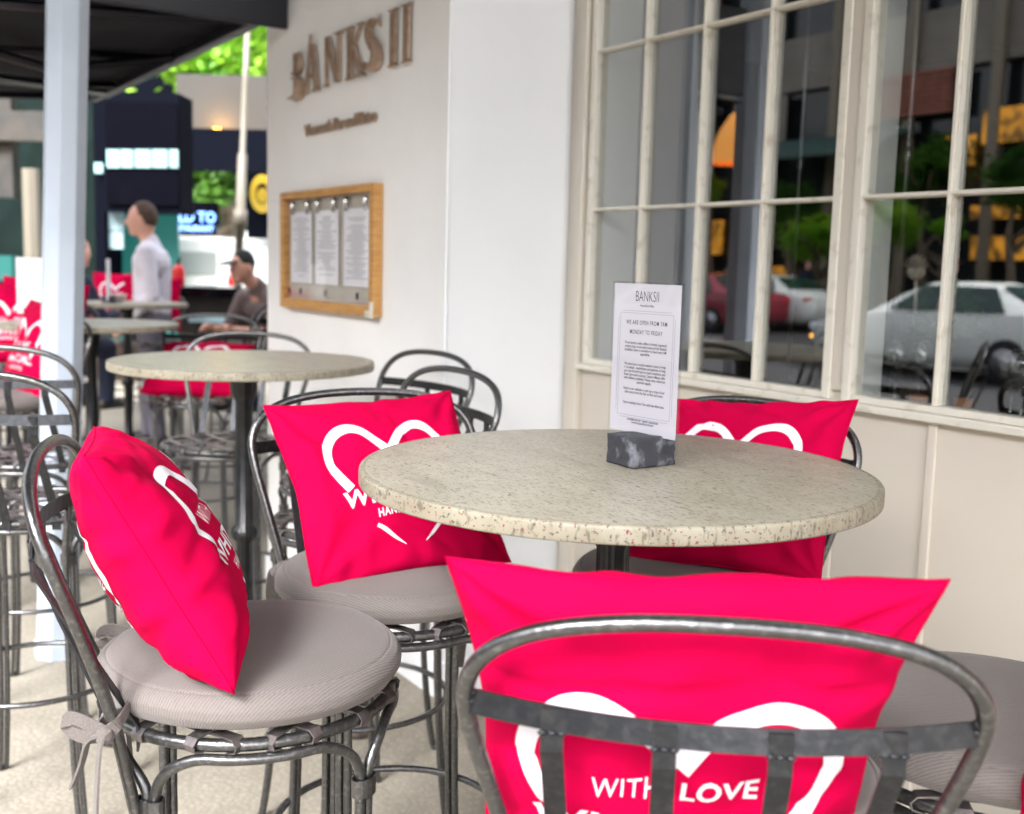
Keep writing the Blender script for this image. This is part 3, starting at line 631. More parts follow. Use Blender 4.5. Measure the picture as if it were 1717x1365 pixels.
PB = pcorners((-1.715, .868, .946), -.087, .70, -.045, .368)
pillow('throw_pillow', PB, .052, 1.3, 'pink heart pillow left of the granite table, printed face to the camera', 'f')
PC = pcorners((-1.40, 1.415, .958), -1.22, .70, -.105, .368)
pillow('throw_pillow', PC, .052, 4.1, 'pink heart pillow behind the granite table by the cream wall', 'f')
# A: leaning on its hoop, seen edge on
a_f = Vector((.33, .94, 0)).normalized()
PA = [K(-.590, 1.53, 1.095), K(-.478, 1.205, 1.112), K(-.322, 1.245, .822), K(-.445, 1.59, .835)]
pillow('throw_pillow', PA, .078, 2.2, 'pink pillow seen edge on, slumped on the left front stool', 'fb', pull=.02, fold=.45)
# D: nearest, back print towards the camera
tl, tr, br, bl = K(-.056, .965, 1.072), K(.384, .925, 1.074), K(.345, 1.04, .745), K(-.015, 1.06, .745)
pillow('throw_pillow', [tr, tl, bl, br], .055, 3.4, 'large pink pillow behind the closest stool hoop, printed love and heart', 'fb', dv=(.10, 1.075), du=1.2)
e_f = Vector((-.998, -.06, 0)).normalized(); pe = K(.722, 1.13, .95)
pillow('throw_pillow', pcorners(pe, math.atan2(e_f.y, e_f.x), .35, 0, .37), .055, 6.6, 'pink pillow just entering at the right edge of the picture', 'f')
def seatpillow(st, f, lean, label, seed, s=.40, faces='fb', back=.12, z=.965):
    f = Vector((*f, 0)).normalized()
    return pillow('throw_pillow', pcorners((st.location.x-f.x*back, st.location.y-f.y*back, z), math.atan2(f.y, f.x), lean, 0, s), .065, seed, label, faces, n=26)
seatpillow(sI, (.84, -.55), 1.1, 'pink pillow slumped flat, glimpsed under the second granite tabletop', 7.7, back=.02, z=.87, faces='f')
seatpillow(s1, (.2, -.98), .30, 'pink pillow with white lettering at the left edge, below the third tabletop', 8.1)
seatpillow(s2, (.84, -.3), .25, 'pink pillow just above the third tabletop, left of the pale post', 9.4, faces='f', z=1.0)
seatpillow(s3, (.7, -.7), .30, 'pink pillow highest at the left edge beside the white menu card', 5.2, z=1.02)
seatpillow(s4, (.93, -.35), .30, 'pink pillow behind the farthest granite table, right of the pale post', 3.9, faces='f', z=1.0)
seatpillow(s7, (.8, -.6), .30, 'pink pillow with a white arc touching the pale post, above the third tabletop', 11.3, faces='f', z=.99)
seatpillow(s8, (.9, -.4), .35, 'pink pillow cut by the left edge above the third tabletop', 12.9, faces='f', z=1.0)
seatpillow(s9, (.84, -.5), .30, 'pink pillow farthest off, next to the man in white', 13.7, faces='f', z=1.02)
# ---------------------------------------------------------------- menu stand on the near table
Lp, Rp = K(.150, 1.665), K(.2385, 1.553); ms = thing('menu_stand', 'slate block holding an upright acrylic menu on the nearest granite table', 'menu stand', ((-1.22), 1.02, TH))
bc = [(-1.26, .997), (-1.192, .994), (-1.196, 1.078), (-1.262, 1.078)]
mb = MB(); rg = random.Random(3); cx_ = sum(a for a, b in bc)/4; cy_ = sum(b for a, b in bc)/4
n_ = 14
def bp3(u, v, w_):
    a = Vector((*bc[0], 0))*(1-u)*(1-v)+Vector((*bc[1], 0))*u*(1-v)+Vector((*bc[2], 0))*u*v+Vector((*bc[3], 0))*(1-u)*v
    q = a+zz*(TH+.0005+w_*.044); c_ = Vector((cx_, cy_, TH+.022)); ed = (abs(u-.5) > .49)+(abs(v-.5) > .49)+(abs(w_-.5) > .49)
    k = 1+.030*noise.noise(q*60)+.02*noise.noise(q*150) - (.035 if ed >= 2 else 0)
    r_ = c_+(q-c_)*k; r_.z = max(r_.z, TH+.0005); return r_
for fx in range(6):
    V = []; F = []
    for j in range(n_+1):
        for i in range(n_+1):
            a, b = i/n_, j/n_; V.append(bp3(*[(0, a, b), (1, a, b), (a, 0, b), (a, 1, b), (a, b, 0), (a, b, 1)][fx]))
    for j in range(n_):
        for i in range(n_): q = j*(n_+1)+i; F.append((q, q+1, q+n_+2, q+n_+1))
    mb.add(V, F, False)
local(ms, mb, 'block', 'slate', weld=True)
dm = (Rp-Lp); Wd = dm.length; dm.normalize(); nm = Vector((dm.y, -dm.x, 0)); z0, z1 = TH+.020, 1.316
if nm.dot(K(0, 1)) > 0: nm = -nm
def MP(u, z, off=0.): return Lp + dm*u + nm*off + zz*z
ac = MB()
for off in (-.0022, .0022): ac.obox(MP(Wd/2, (z0+z1)/2, off), dm*(Wd/2), nm*.0009, zz*((z1-z0)/2))
ac.obox(MP(Wd-.0006, (z0+z1)/2), dm*.0006, nm*.0012, zz*((z1-z0)/2)).obox(MP(Wd/2, z1+.0006), dm*(Wd/2), nm*.0031, zz*.0006)
local(ms, ac, 'holder', 'acrylic')
pz0 = z0+.022
pp = local(ms, MB().obox(MP(Wd/2-.001, (pz0+z1-.002)/2), dm*(Wd/2-.003), nm*.0003, zz*((z1-.002-pz0)/2)), 'menu_page', 'card_paper')
tm = MB(); Hc = z1-.002-pz0
def card(s_, size, yfrac, width=None, sp=1.0, bold=.00012, mi=0, cx=.5, squash=1.):
    V, F = text2d(s_, size, 'CENTER', sp, bold); a = min(v.x for v in V); b = max(v.x for v in V); k = (width*Wd/(b-a)) if width else 1
    z_ = z1-.002-yfrac*Hc
    tm.add([MP(Wd*cx+(v.x-(a+b)/2)*k, z_+v.y*squash, .0004) for v in V], F, mi=mi)
card('BANKSII', .026, .115, .33, 1.0, -.0003, squash=.85)
card('Vermouth Bar and Bistro', .005, .150, .20, bold=.0001)
card('WE ARE OPEN FROM 7AM', .0090, .270, .59, 1.15); card('MONDAY TO FRIDAY', .0090, .333, .47, 1.15)
L_ = ['From barista made coffee to freshly squeezed', 'orange juice, to avocado toast and the Banksii', 'breakfast, there is something to feed every AM', 'appetite.', '', '', 'We also have a mouth-watering range of grab', 'n\u2019 go salads , sandwiches and pastries to help', 'you get through back to back meetings, and', 'those 3pm energy slumps. Catering Menus offer', 'with delivery available. Please note, minimum', 'spends apply.', '', 'Head to our website or pick up a copy of our', 'cafe menu from the bar to find out more.', '', '', 'Open weekdays from 7am until late afternoon.']
for i, s_ in enumerate(L_):
    if s_: card(s_, .0058, .402+i*.0238, .60 if len(s_) > 41 else (.56 if len(s_) > 30 else None), mi=0)
card('E: BANKSII@BANKSII.SYDNEY  T: @BANKSII  I: @BANKSIISYDNEY', .004, .918, .46); card('WWW.BANKSII.SYDNEY', .004, .938, .33)
fr = lambda u0, u1, y0, y1: tm.obox(MP(Wd*(u0+u1)/2, z1-.002-Hc*(y0+y1)/2, .0005), dm*max(Wd*(u1-u0)/2, .00035), nm*.00005, zz*max(Hc*(y1-y0)/2, .00035), mi=1)
for (a, b, c_, d) in ((.12, .88, .195, .195), (.12, .88, .885, .885), (.12, .12, .195, .885), (.88, .88, .195, .885)): fr(a, b, c_, d)
for u in (.095, .905): fr(u, u, .225, .855)
for y in (.18, .90): fr(.15, .85, y, y)
o = tm.build('printed_text', ['ink', 'ink_grey']); o.parent = pp
# small menu cards and bowl on the far tables
for (x, y, rz_, lab, edge) in ((-7.0, 1.62, -.35, 'menu stand seen edge on beside the bowl on the farthest granite table', 0), (-5.33, .907, .99, 'white menu card on the third granite table, left of the pale post', 1)):
    t_ = thing('menu_stand', lab, 'menu stand', (x, y, TH), rz_, 'small menu stands on the far tables')
    MB().box(-.035, .035, -.04, .04, .0005, .045).build('block', 'slate', parent=t_, bevel=.004)
    MB().box(-.074, .074, -.003, .003, .02, .27).build('menu_page', 'paper', parent=t_)
tag(MB().lathe([(0, 0), (.03, 0), (.034, .008), (.055, .035), (.062, .05), (.059, .05), (.05, .034), (.0, .012)], 32).build('bowl', 'ceramic', loc=(-7.12, 1.70, TH+.0005)), 'small pale ceramic bowl on the farthest granite table', 'bowl')
# ---------------------------------------------------------------- posts
def post(x, y, label, r=.082, m_='post_paint', top=3.4, tilt=0.):
    t_ = thing('post', label, 'post', (x, y, 0), radians(22.5+12))
    t_.rotation_euler = (radians(-tilt), 0, radians(20)) if not tilt else Matrix.Rotation(radians(-tilt), 3, 'X').to_euler()
    if tilt: t_.rotation_euler = (Matrix.Rotation(radians(-tilt), 3, 'X') @ Matrix.Rotation(radians(20), 3, 'Z')).to_euler()
    MB().lathe([(0, .0), (r, .0), (r, top), (0, top)], 8, smooth=False).build('shaft', m_, parent=t_, bevel=.004)
    MB().lathe([(0, .0), (r+.006, .0), (r+.006, .05), (r+.001, .055), (0, .055)], 8, smooth=False).build('base_collar', m_, parent=t_)
    MB().tube([(r*.3, r*.9, .93), (r*.35, r*1.15, .93)], .012, 10).build('knob', 'chrome', parent=t_)
    return t_
post(-3.79, .685, 'thick pale blue painted post left of the granite tables', r=.067, tilt=2.3)
post(-4.12, .02, 'pale post standing out of frame, seen mirrored in the paned window', top=3.4)
post(-11.53, 1.97, 'slim cream post farther off at the left edge', r=.085, m_='cream_post', top=2.15)
# ---------------------------------------------------------------- awning and added shade canopy
aw = thing('awning', 'dark fabric awning with folding arms over the far tables', 'awning', (-5.5, .5, 2.2))
pts = lambda x, y: (x, y, 2.27+ (y-1.5)*.055)
nx, ny = 16, 8; V = []; F = []
for j in range(ny+1):
    for i in range(nx+1):
        x = -6.8+(2.75)*i/nx; y = .15+1.35*j/ny; V.append((x, y, 2.27+(1.5-y)*(-.07)-.02*sin(pi*j/ny)+.006*sin(i*2.2)))
for j in range(ny):
    for i in range(nx): q = j*(nx+1)+i; F.append((q, q+1, q+nx+2, q+nx+1))
mb = MB().add(V, F, True); o = local(aw, mb, 'fabric', 'awning_fabric'); sm_ = o.modifiers.new('solid', 'SOLIDIFY'); sm_.thickness = .004
local(aw, MB().box(-6.8, -4.05, 1.5, 1.53, 2.22, 2.30).box(-6.8, -4.05, 1.535, 1.60, 2.25, 2.29), 'front_bar', 'awning_bar', bevel=.006)
for x in (-4.2, -5.2, -6.2, -6.78): local(aw, MB().tube([(x, 1.49, 2.24), (x+.01, .8, 2.19), (x, .15, 2.14)], .018, 10), 'rafter', 'awning_bar')
local(aw, MB().box(-4.07, -4.048, .15, 1.61, 2.20, 2.62), 'cassette', 'awning_bar', bevel=.006)
local(aw, MB().tube([(-6.3, 1.45, 2.21), (-5.6, .75, 2.13), (-4.6, .3, 2.10)], .022, 10).tube([(-5.0, 1.45, 2.21), (-5.3, 1.0, 2.15), (-4.4, .35, 2.10)], .02, 10), 'folding_arm', 'awning_bar')
shade_canopy = thing('canopy', 'flat dark canopy added out of view to shade the near tables', 'canopy', (-1, .8, 3.6))  # unseen, added only to give the near tables soft shade
local(shade_canopy, MB().box(-8.6, 3.5, -2.2, 1.60, 3.9, 3.96), 'shade_sheet', 'awning_fabric')
for x in (-8.2, -6.6, -5.2, -3.8, -2.2, -.6, 1.0, 2.6): local(shade_canopy, MB().box(x-.03, x+.03, -2.2, 1.60, 3.8, 3.898), 'beam', 'awning_bar')
# ---------------------------------------------------------------- leaves
def foliage(center, rad, n, size, mname, parent, seed=0, name='crown', holes=.25):
    rg = random.Random(seed); mb = MB(); c = Vector(center); cl = []
    for i in range(max(6, n//90)):
        d = Vector((rg.gauss(0, 1), rg.gauss(0, 1), rg.gauss(0, 1))).normalized()*(rg.random()**.4)
        cl.append((Vector((d.x*rad[0], d.y*rad[1], d.z*rad[2]))*.8, rg.uniform(.22, .42)*min(rad)))
    for i in range(n):
        q, r_ = rg.choice(cl); p_ = c+q+Vector((rg.gauss(0, 1), rg.gauss(0, 1), rg.gauss(0, .8)))*r_*.6
        a = Vector((rg.gauss(0, 1), rg.gauss(0, 1), rg.gauss(0, .6))).normalized()*size*rg.uniform(.6, 1.3); b = a.orthogonal().normalized()*a.length*.45
        mb.add([p_-a, p_+b, p_+a, p_-b], [(0, 1, 2, 3)])
    return mb.build(name, mname, parent=parent)
def tree(x, y, h, rad, n, size, mname, label, seed, group='street trees', base=0.):
    t_ = thing('tree', label, 'tree', (x, y, base), 0, group); rg = random.Random(seed)
    tk = MB().tube(smooth([(0, 0, 0), (.08, .03, h*.3), (-.05, .08, h*.55), (.1, 0, h*.8)], 5), [.16*(1-.8*i/15) for i in range(16)], 10)
    for k in range(6):
        a = rg.uniform(0, 6.28); b = rg.uniform(.4, .7)*h; L_ = rg.uniform(.6, 1.)*rad[0]
        tk.tube([(0, 0, b), (cos(a)*L_*.5, sin(a)*L_*.5, b+L_*.4), (cos(a)*L_, sin(a)*L_, b+L_*.7)], [.06, .035, .012], 6)
    tk.build('trunk', 'bark', parent=t_); foliage((0, 0, h*.85), rad, n, size, mname, t_, seed); return t_
# ---------------------------------------------------------------- background to the left, beyond the terrace
def vk(px, py, t):   # a point at forward distance t that stands where the pixel of the photo looks (used to lay out far things)
    a, b = (px-858.5)/1834, -(py-682.5)/1834; d = fw+rt*a+up*b; q = t/ d.dot(fh); return d*q+zz*EYE
def slab(name, pxa, pxb, ya, yb, t, m_, label, cat, depth=.3, parent=None):  # upright block facing the terrace
    a = vk(pxa, (ya+yb)/2, t); b = vk(pxb, (ya+yb)/2, t); z1_ = vk((pxa+pxb)/2, ya, t).z; z0_ = vk((pxa+pxb)/2, yb, t).z
    c = (a+b)/2; c.z = (z0_+z1_)/2; ax = (b-a)/2; ax.z = 0; ay = fh*depth/2
    mb = MB().obox(c+ay, ax, ay, zz*(z1_-z0_)/2)
    if parent is None:
        o = mb.build(name, m_); tag(o, label, cat); return o
    return local(parent, mb, name, m_)
kz = thing('kiosk', 'black glass kiosk with glowing strips for its bright reflections beyond the tables', 'kiosk', K(-4.0, 12, 0))
a = K(-4.40, 12.0); b = K(-3.62, 12.0)
slab('dark_case', 172, 301, 155, 356, 12.0, 'dark_navy', None, None, .5, kz)
slab('dark_glass', 178, 298, 172, 344, 11.96, 'black_gloss', None, None, .02, kz)
for u0, u1 in ((179, 200), (203, 222), (226, 252), (255, 280), (284, 298)): slab('glow_pane', u0, u1, 251, 281, 11.93, 'cyan_glow', None, None, .02, kz)  # glowing strips drawn in place of reflections on the dark glass
slab('side_frame', 158, 175, 150, 470, 12.1, 'dark_navy', None, None, .5, kz)
slab('small_lamp', 158, 172, 273, 290, 12.0, 'cyan_glow', None, None, .02, kz)
slab('lower_window', 172, 206, 345, 386, 12.2, 'lit_pale', None, None, .04, kz); slab('lower_window', 172, 206, 388, 417, 12.2, 'lit_pale', None, None, .04, kz)
slab('counter', 172, 300, 356, 600, 12.6, 'lit_teal', None, None, .04, kz)
bd = thing('far_building', 'dark far building with a grey bulkhead and glazed ground floor beyond the street', 'building', K(-4, 19, 0))
slab('bulkhead', 296, 470, 126, 222, 15.0, 'bulkhead', None, None, .5, bd); slab('beam', 296, 470, 216, 286, 14.5, 'dark_navy', None, None, .2, bd)
slab('upper_wall', -160, 300, -60, 160, 19, 'dark_navy', None, None, .3, bd)
slab('glazing', -160, 475, 285, 560, 20, 'tinted_wall', None, None, .3, bd)
slab('dark_panel', 414, 470, 284, 400, 15.5, 'dark_navy', None, None, .1, bd)
slab('display_panel', 286, 364, 338, 394, 15.2, 'black_gloss', None, None, .1, bd)
slab('shop_window', -60, 20, 165, 330, 16, 'inside_dark', None, None, .2, bd); slab('pale_band', -60, 20, 428, 470, 15, 'lit_teal', None, None, .2, bd)
slab('pale_band', -60, 78, 185, 235, 15.8, 'inside_dark', None, None, .2, bd)
structure(MB().obox(K(0, 34, 3), K(40, 0), K(0, .2), zz*6).build('backdrop_wall', 'tinted_wall'))
tag(bpy.data.objects['backdrop_wall'], 'plain green grey wall closing the view far behind', 'wall')
# lettering panel
sgn = thing('led_sign', 'glowing blue letters on a black display panel behind the man', 'sign', vk(322, 365, 15.1))
for s_, size, cy, wpx, h in (('OLD TO', .2, 372, 78, 1), ('RESTAURANT', .1, 387, 72, 1)):
    V, F = text2d(s_, size, 'CENTER', 1.0, .004); a_ = min(v.x for v in V); b_ = max(v.x for v in V); wv_ = wpx/1834*15.1; k = wv_/(b_-a_)
    org = vk(322, cy, 15.1); local(sgn, MB().add([org+rh*((v.x-(a_+b_)/2)*k)+zz*v.y for v in V], F), 'letters', 'sign_blue')
yc = vk(440, 325, 15.3); ys = MB(); 
ys.add([yc+rh*(.17*r_*cos(2*pi*k/24))+zz*(.26*r_*sin(2*pi*k/24)) for r_ in (1, .55) for k in range(24)], [(k, (k+1) % 24, 24+(k+1) % 24, 24+k) for k in range(24)])
ys.add([yc+rh*(.08*cos(2*pi*k/16))+zz*(.1*sin(2*pi*k/16)-.02) for k in range(16)], [tuple(range(16))])
o = ys.build('round_sign', 'yellow_sign'); tag(o, 'round yellow emblem on the dark panel beside the pillar edge', 'sign'); sm_ = o.modifiers.new('s', 'SOLIDIFY'); sm_.thickness = .02
# orange glow lamp on bulkhead
wl = vk(365, 226, 14.85); tag(MB().lathe([(0, 0), (.05, 0), (.07, .06), (.06, .08), (0, .08)], 16, c=tuple(wl)).build('wall_lamp', 'lamp_amber'), 'small amber up light washing the grey bulkhead', 'lamp')
ld = bpy.data.lights.new('wall_lamp_light', 'POINT'); ld.energy = 4; ld.color = (1, .55, .15); ld.shadow_soft_size = .1; lo = bpy.data.objects.new('wall_lamp_light', ld); C.objects.link(lo); lo.location = wl+zz*.12-fh*.03
# slim pole
pl = thing('slim_pole', 'slim beige pole with a collar standing beyond the tables', 'pole', K(-2.49, 10.0, 0))
pa, pb = vk(415, 40, 10), vk(397, 520, 10)
mb = MB().tube([(pa+(pb-pa)*q) for q in (0, .2, .44, .45, .64, .641, .70, .701, 1)]+[Vector((pb.x, pb.y, 0))], [.026, .026, .026, .042, .042, .062, .062, .036, .036, .036], 14); local(pl, mb, 'shaft', 'cream_post')
# trees
tree(*K(-4.75, 18)[:2], 5.5, (1.7, 1.4, 1.15), 5200, .11, 'leaf_bright', 'bright green tree crown above the grey bulkhead', 11)
tree(*K(-4.75, 16.9)[:2], 2.9, (1.15, .6, .75), 3000, .08, 'leaf_dark', 'small dark leaved tree by the glowing blue sign', 12)
# van
def wheel(mbt, mba, c, ax, r, wdt):
    c = Vector(c); ax = Vector(ax).normalized(); mbt.tube([c-ax*wdt/2, c-ax*wdt*.45, c+ax*wdt*.45, c+ax*wdt/2], [r*.93, r, r, r*.93], 24)
    mba.tube([c-ax*(wdt/2+.006), c+ax*(wdt/2+.006)], r*.62, 18)
def loft(sections, mi=0, smooth_=True):
    """sections: list of rings (list of Vector)"""
    n = len(sections[0]); V = [q for s in sections for q in s]; F = []
    for i in range(len(sections)-1):
        for k in range(n): F.append((i*n+k, i*n+(k+1) % n, (i+1)*n+(k+1) % n, (i+1)*n+k))
    F += [tuple(range(n))[::-1], tuple((len(sections)-1)*n+k for k in range(n))]
    return MB().add(V, F, smooth_)
vn = thing('van', 'white van seen from behind beyond the tables', 'van', K(-3.95, 13.0, 0), 0)
vn.rotation_euler = (0, 0, math.atan2(fh.y, fh.x)-pi/2+.08)
def rr(x, y, wd, z0, z1, nar): return [Vector(q) for q in ((-wd, y, z0), (-wd*1.02, y, z0+(z1-z0)*.45), (-wd*nar, y, z1-.12), (-wd*nar*.86, y, z1), (wd*nar*.86, y, z1), (wd*nar, y, z1-.12), (wd*1.02, y, z0+(z1-z0)*.45), (wd, y, z0))]
loft([rr(0, 0, .60, .45, 1.56, .82), rr(0, .06, .64, .40, 1.60, .86), rr(0, 2.4, .66, .35, 1.62, .86), rr(0, 3.1, .64, .4, 1.50, .8), rr(0, 3.8, .60, .45, 1.05, .95), rr(0, 4.1, .56, .45, .85, .95)]).build('body', 'van_white', parent=vn, bevel=.03)
mat('van_pane', (.38, .42, .41), .15)
MB().box(-.42, .42, -.02, .01, 1.14, 1.42).build('rear_window', 'van_pane', parent=vn, bevel=.03)
MB().box(-.012, .012, -.012, .03, .62, 1.1).box(-.5, .5, -.012, .03, .98, .995).build('door_gap', 'van_pane', parent=vn)
MB().box(-.62, .62, -.10, .02, .42, .60).build('bumper', 'van_pane', parent=vn, bevel=.03)
for s in (-1, 1):
    MB().box(s*.60-.05, s*.60+.05, -.03, .05, .85, 1.15).build('tail_light', 'tail_red', parent=vn, bevel=.01)
    for y in (.8, 3.3):
        a_, b_ = MB(), MB(); wheel(a_, b_, (s*.58, y, .31), (1, 0, 0), .31, .2); w_ = a_.build('wheel', 'tyre', parent=vn); b_.build('rim', 'alloy', parent=w_)
v2 = thing('van', 'second white van, its side showing past the slim pole by the pillar', 'van', K(-3.9, 16.5, 0), 0)
v2.rotation_euler = (0, 0, math.atan2(rh.y, rh.x)-pi/2)
loft([rr(0, 0, .8, .45, 1.75, .86), rr(0, .1, .82, .4, 1.82, .88), rr(0, 3.2, .82, .4, 1.82, .88), rr(0, 4.0, .8, .4, 1.2, .9), rr(0, 4.5, .75, .45, .95, .9)]).build('body', 'van_white', parent=v2, bevel=.03)
MB().box(.72, .80, 1.2, 2.9, 1.15, 1.6).build('side_window', 'car_glass', parent=v2, bevel=.02)
for s in (-1, 1):
    for y in (.9, 3.6):
        a_, b_ = MB(), MB(); wheel(a_, b_, (s*.72, y, .33), (1, 0, 0), .33, .2); w_ = a_.build('wheel', 'tyre', parent=v2); b_.build('rim', 'alloy', parent=w_)
# fire extinguisher
e0 = vk(300, 500, 8.6); ex = thing('fire_extinguisher', 'red extinguisher standing on a ledge behind the man', 'extinguisher', (e0.x, e0.y, vk(300, 480, 8.6).z))
MB().lathe([(0, 0), (.045, 0), (.048, .02), (.048, .13), (.03, .16), (.014, .17), (0, .17)], 20).build('cylinder', 'extinguisher_red', parent=ex)
MB().tube([(0, 0, .16), (0, 0, .20), (.04, 0, .215)], .012, 8).build('valve', 'ink', parent=ex)
# low dark service counter with black top behind the tables
ct = thing('service_counter', 'long low black counter behind the tables at the pillar edge', 'counter', K(-2.6, 8.6, 0))
slab('top', 296, 520, 484, 500, 8.6, 'black_gloss', None, None, .9, ct); slab('front', 302, 520, 500, 640, 8.7, 'inside_dark', None, None, .5, ct)
slab('lit_strip', 316, 378, 530, 541, 8.66, 'lit_pale', None, None, .02, ct); slab('side_panel', 372, 520, 556, 600, 8.64, 'office_band', None, None, .02, ct)
slab('drawer', 150, 300, 575, 640, 9.4, 'inside_wood', None, None, .3, ct)
# ---------------------------------------------------------------- people
def capsule(mb, a, b, ra, rb, n=14):
    a, b = Vector(a), Vector(b); d = (b-a).normalized()
    mb.tube([a-d*ra*.9, a-d*ra*.6, a, a+(b-a)*.5, b, b+d*rb*.6, b+d*rb*.9], [ra*.35, ra*.8, ra, (ra+rb)/2, rb, rb*.8, rb*.35], n)
def remesh(o, v=.012, it=4):
    r_ = o.modifiers.new('remesh', 'REMESH'); r_.mode = 'VOXEL'; r_.voxel_size = v; r_.use_smooth_shade = True
    s_ = o.modifiers.new('smooth', 'SMOOTH'); s_.iterations = it; s_.factor = .5; return o
def head(mb, c, f, r=.098):
    c = Vector(c); f = Vector(f).normalized(); s = Vector((f.y, -f.x, 0)); 
    B = MB().ball((0, 0, 0), (1, 1, 1), 18, 12)
    mb.add([c+f*(v[0]*r*.98)+s*(v[1]*r*.78)+zz*(v[2]*r*1.2) for v in B.v], B.f, True)
    capsule(mb, c+f*r*.35-zz*r*.62, c+f*r*.60-zz*r*.85, r*.50, r*.32)
    capsule(mb, c+f*r*.93+zz*r*.12, c+f*r*1.12-zz*r*.22, r*.10, r*.15, 8)
    capsule(mb, c+f*r*.92-zz*r*.52-s*r*.15, c+f*r*.92-zz*r*.52+s*r*.15, r*.1, r*.1, 8)
    for q in (-1, 1): capsule(mb, c+s*q*r*.76+zz*r*.15, c+s*q*r*.80-zz*r*.2-f*r*.05, r*.13, r*.1, 8)
def hand(mb, w_, d, r=.03):
    w_ = Vector(w_); d = Vector(d).normalized(); s = d.orthogonal().normalized(); u = d.cross(s)
    capsule(mb, w_, w_+d*.06, .026, .034)
    for k, L_ in enumerate((.062, .075, .07, .055)):
        o = s*(k-1.5)*.018; a = w_+d*.085+o; capsule(mb, a, a+d*L_*.55+u*.008, .0095, .009, 8); capsule(mb, a+d*L_*.55+u*.008, a+d*L_+u*.03, .009, .007, 8)
    capsule(mb, w_+d*.03-s*.03, w_+d*.07-s*.06+u*.01, .012, .009, 8)
def person(label, J, f, cloth, pants, hairm='hair', cap=False, shirtname='shirt', long=True):
    """J: dict of joints in world space"""
    g = {k: Vector(v) for k, v in J.items()}; root = thing('person', label, 'person', (g['pel'].x, g['pel'].y, 0)); off = root.location
    f = Vector(f).normalized(); s = Vector((f.y, -f.x, 0))
    mb = MB(); head(mb, g['head'], f, .098); capsule(mb, g['neck'], g['head']-zz*.05, .058, .052)
    capsule(mb, g['chest']-s*.09, g['chest']+s*.09, .10, .10); capsule(mb, g['pel']-s*.06, g['pel']+s*.06, .11, .11); capsule(mb, g['pel'], g['chest'], .11, .12); capsule(mb, g['chest'], g['neck'], .10, .055)
    for q in 'LR':
        capsule(mb, g['sh'+q], g['el'+q], .045, .036); capsule(mb, g['el'+q], g['wr'+q], .036, .026); hand(mb, g['wr'+q], (g['wr'+q]-g['el'+q]))
        capsule(mb, g['hip'+q], g['kn'+q], .075, .05); capsule(mb, g['kn'+q], g['an'+q], .048, .035)
    o = local(root, mb, 'body', 'skin'); remesh(o, .009)
    mb = MB()
    capsule(mb, g['chest']-s*.10, g['chest']+s*.10, .118, .118); capsule(mb, g['pel']+zz*.04-s*.05, g['pel']+zz*.04+s*.05, .125, .125); capsule(mb, g['pel']+zz*.05, g['chest'], .125, .132); capsule(mb, g['chest']+zz*.04, g['neck']+zz*.005, .105, .064)
    for q in 'LR':
        capsule(mb, g['chest']+zz*.06, g['sh'+q], .09, .066); capsule(mb, g['sh'+q], g['el'+q], .062, .050)
        if long: capsule(mb, g['el'+q], g['wr'+q], .050, .036)
    o = local(root, mb, shirtname, cloth); remesh(o, .011)
    mb = MB(); capsule(mb, g['pel']-s*.06-zz*.03, g['pel']+s*.06-zz*.03, .125, .125)
    for q in 'LR': capsule(mb, g['hip'+q], g['kn'+q], .092, .068); capsule(mb, g['kn'+q], g['an'+q], .066, .058)
    o = local(root, mb, 'trousers', pants); remesh(o, .012)
    mb = MB()
    for q in 'LR': capsule(mb, g['an'+q]-zz*.03-f*.03, g['an'+q]-zz*.04+f*.16, .045, .038)
    local(root, mb, 'shoes', 'shoe')
    h = g['head']; mb = MB(); B = MB().ball((0, 0, 0), (1, 1, 1), 22, 14); V = []
    for v in B.v:
        q = h+f*(v[0]*.098-.012)+s*(v[1]*.081)+zz*(v[2]*.122+.010); lim = (-.025+.15*max(0, v[0]+.25)) if not cap else .018 ; dz = q.z-h.z
        if dz < lim: q = h+(q-h)*.90
        V.append(q)
    mb.add(V, B.f, True)
    if cap: mb.obox(h+f*.125+zz*.030, f*.045-zz*.012, s*.062, zz*.004+f*.001)
    local(root, mb, 'cap' if cap else 'hair', 'cap_black' if cap else hairm)
    return root
def standing(label, X, t, f, top, cloth, pants, **k):
    b = K(X, t); f = Vector(f).normalized(); s = Vector((f.y, -f.x, 0)); H_ = top
    J = dict(head=b+f*.05+zz*(H_-.118), neck=b+zz*(H_-.27), chest=b-f*.01+zz*(H_*.76), pel=b-f*.01+zz*(H_*.55))
    for q, g in (('L', -1), ('R', 1)):
        J['sh'+q] = b+s*g*.19+zz*(H_*.80); J['el'+q] = b+s*g*.22-f*.05+zz*(H_*.63); J['wr'+q] = b+s*g*.20+f*.12+zz*(H_*.53)
        J['hip'+q] = b+s*g*.09+zz*(H_*.51); J['kn'+q] = b+s*g*.10+f*.02*g+zz*(H_*.28); J['an'+q] = b+s*g*.10+f*.05*g+zz*.09
    return person(label, J, f, cloth, pants, **k)
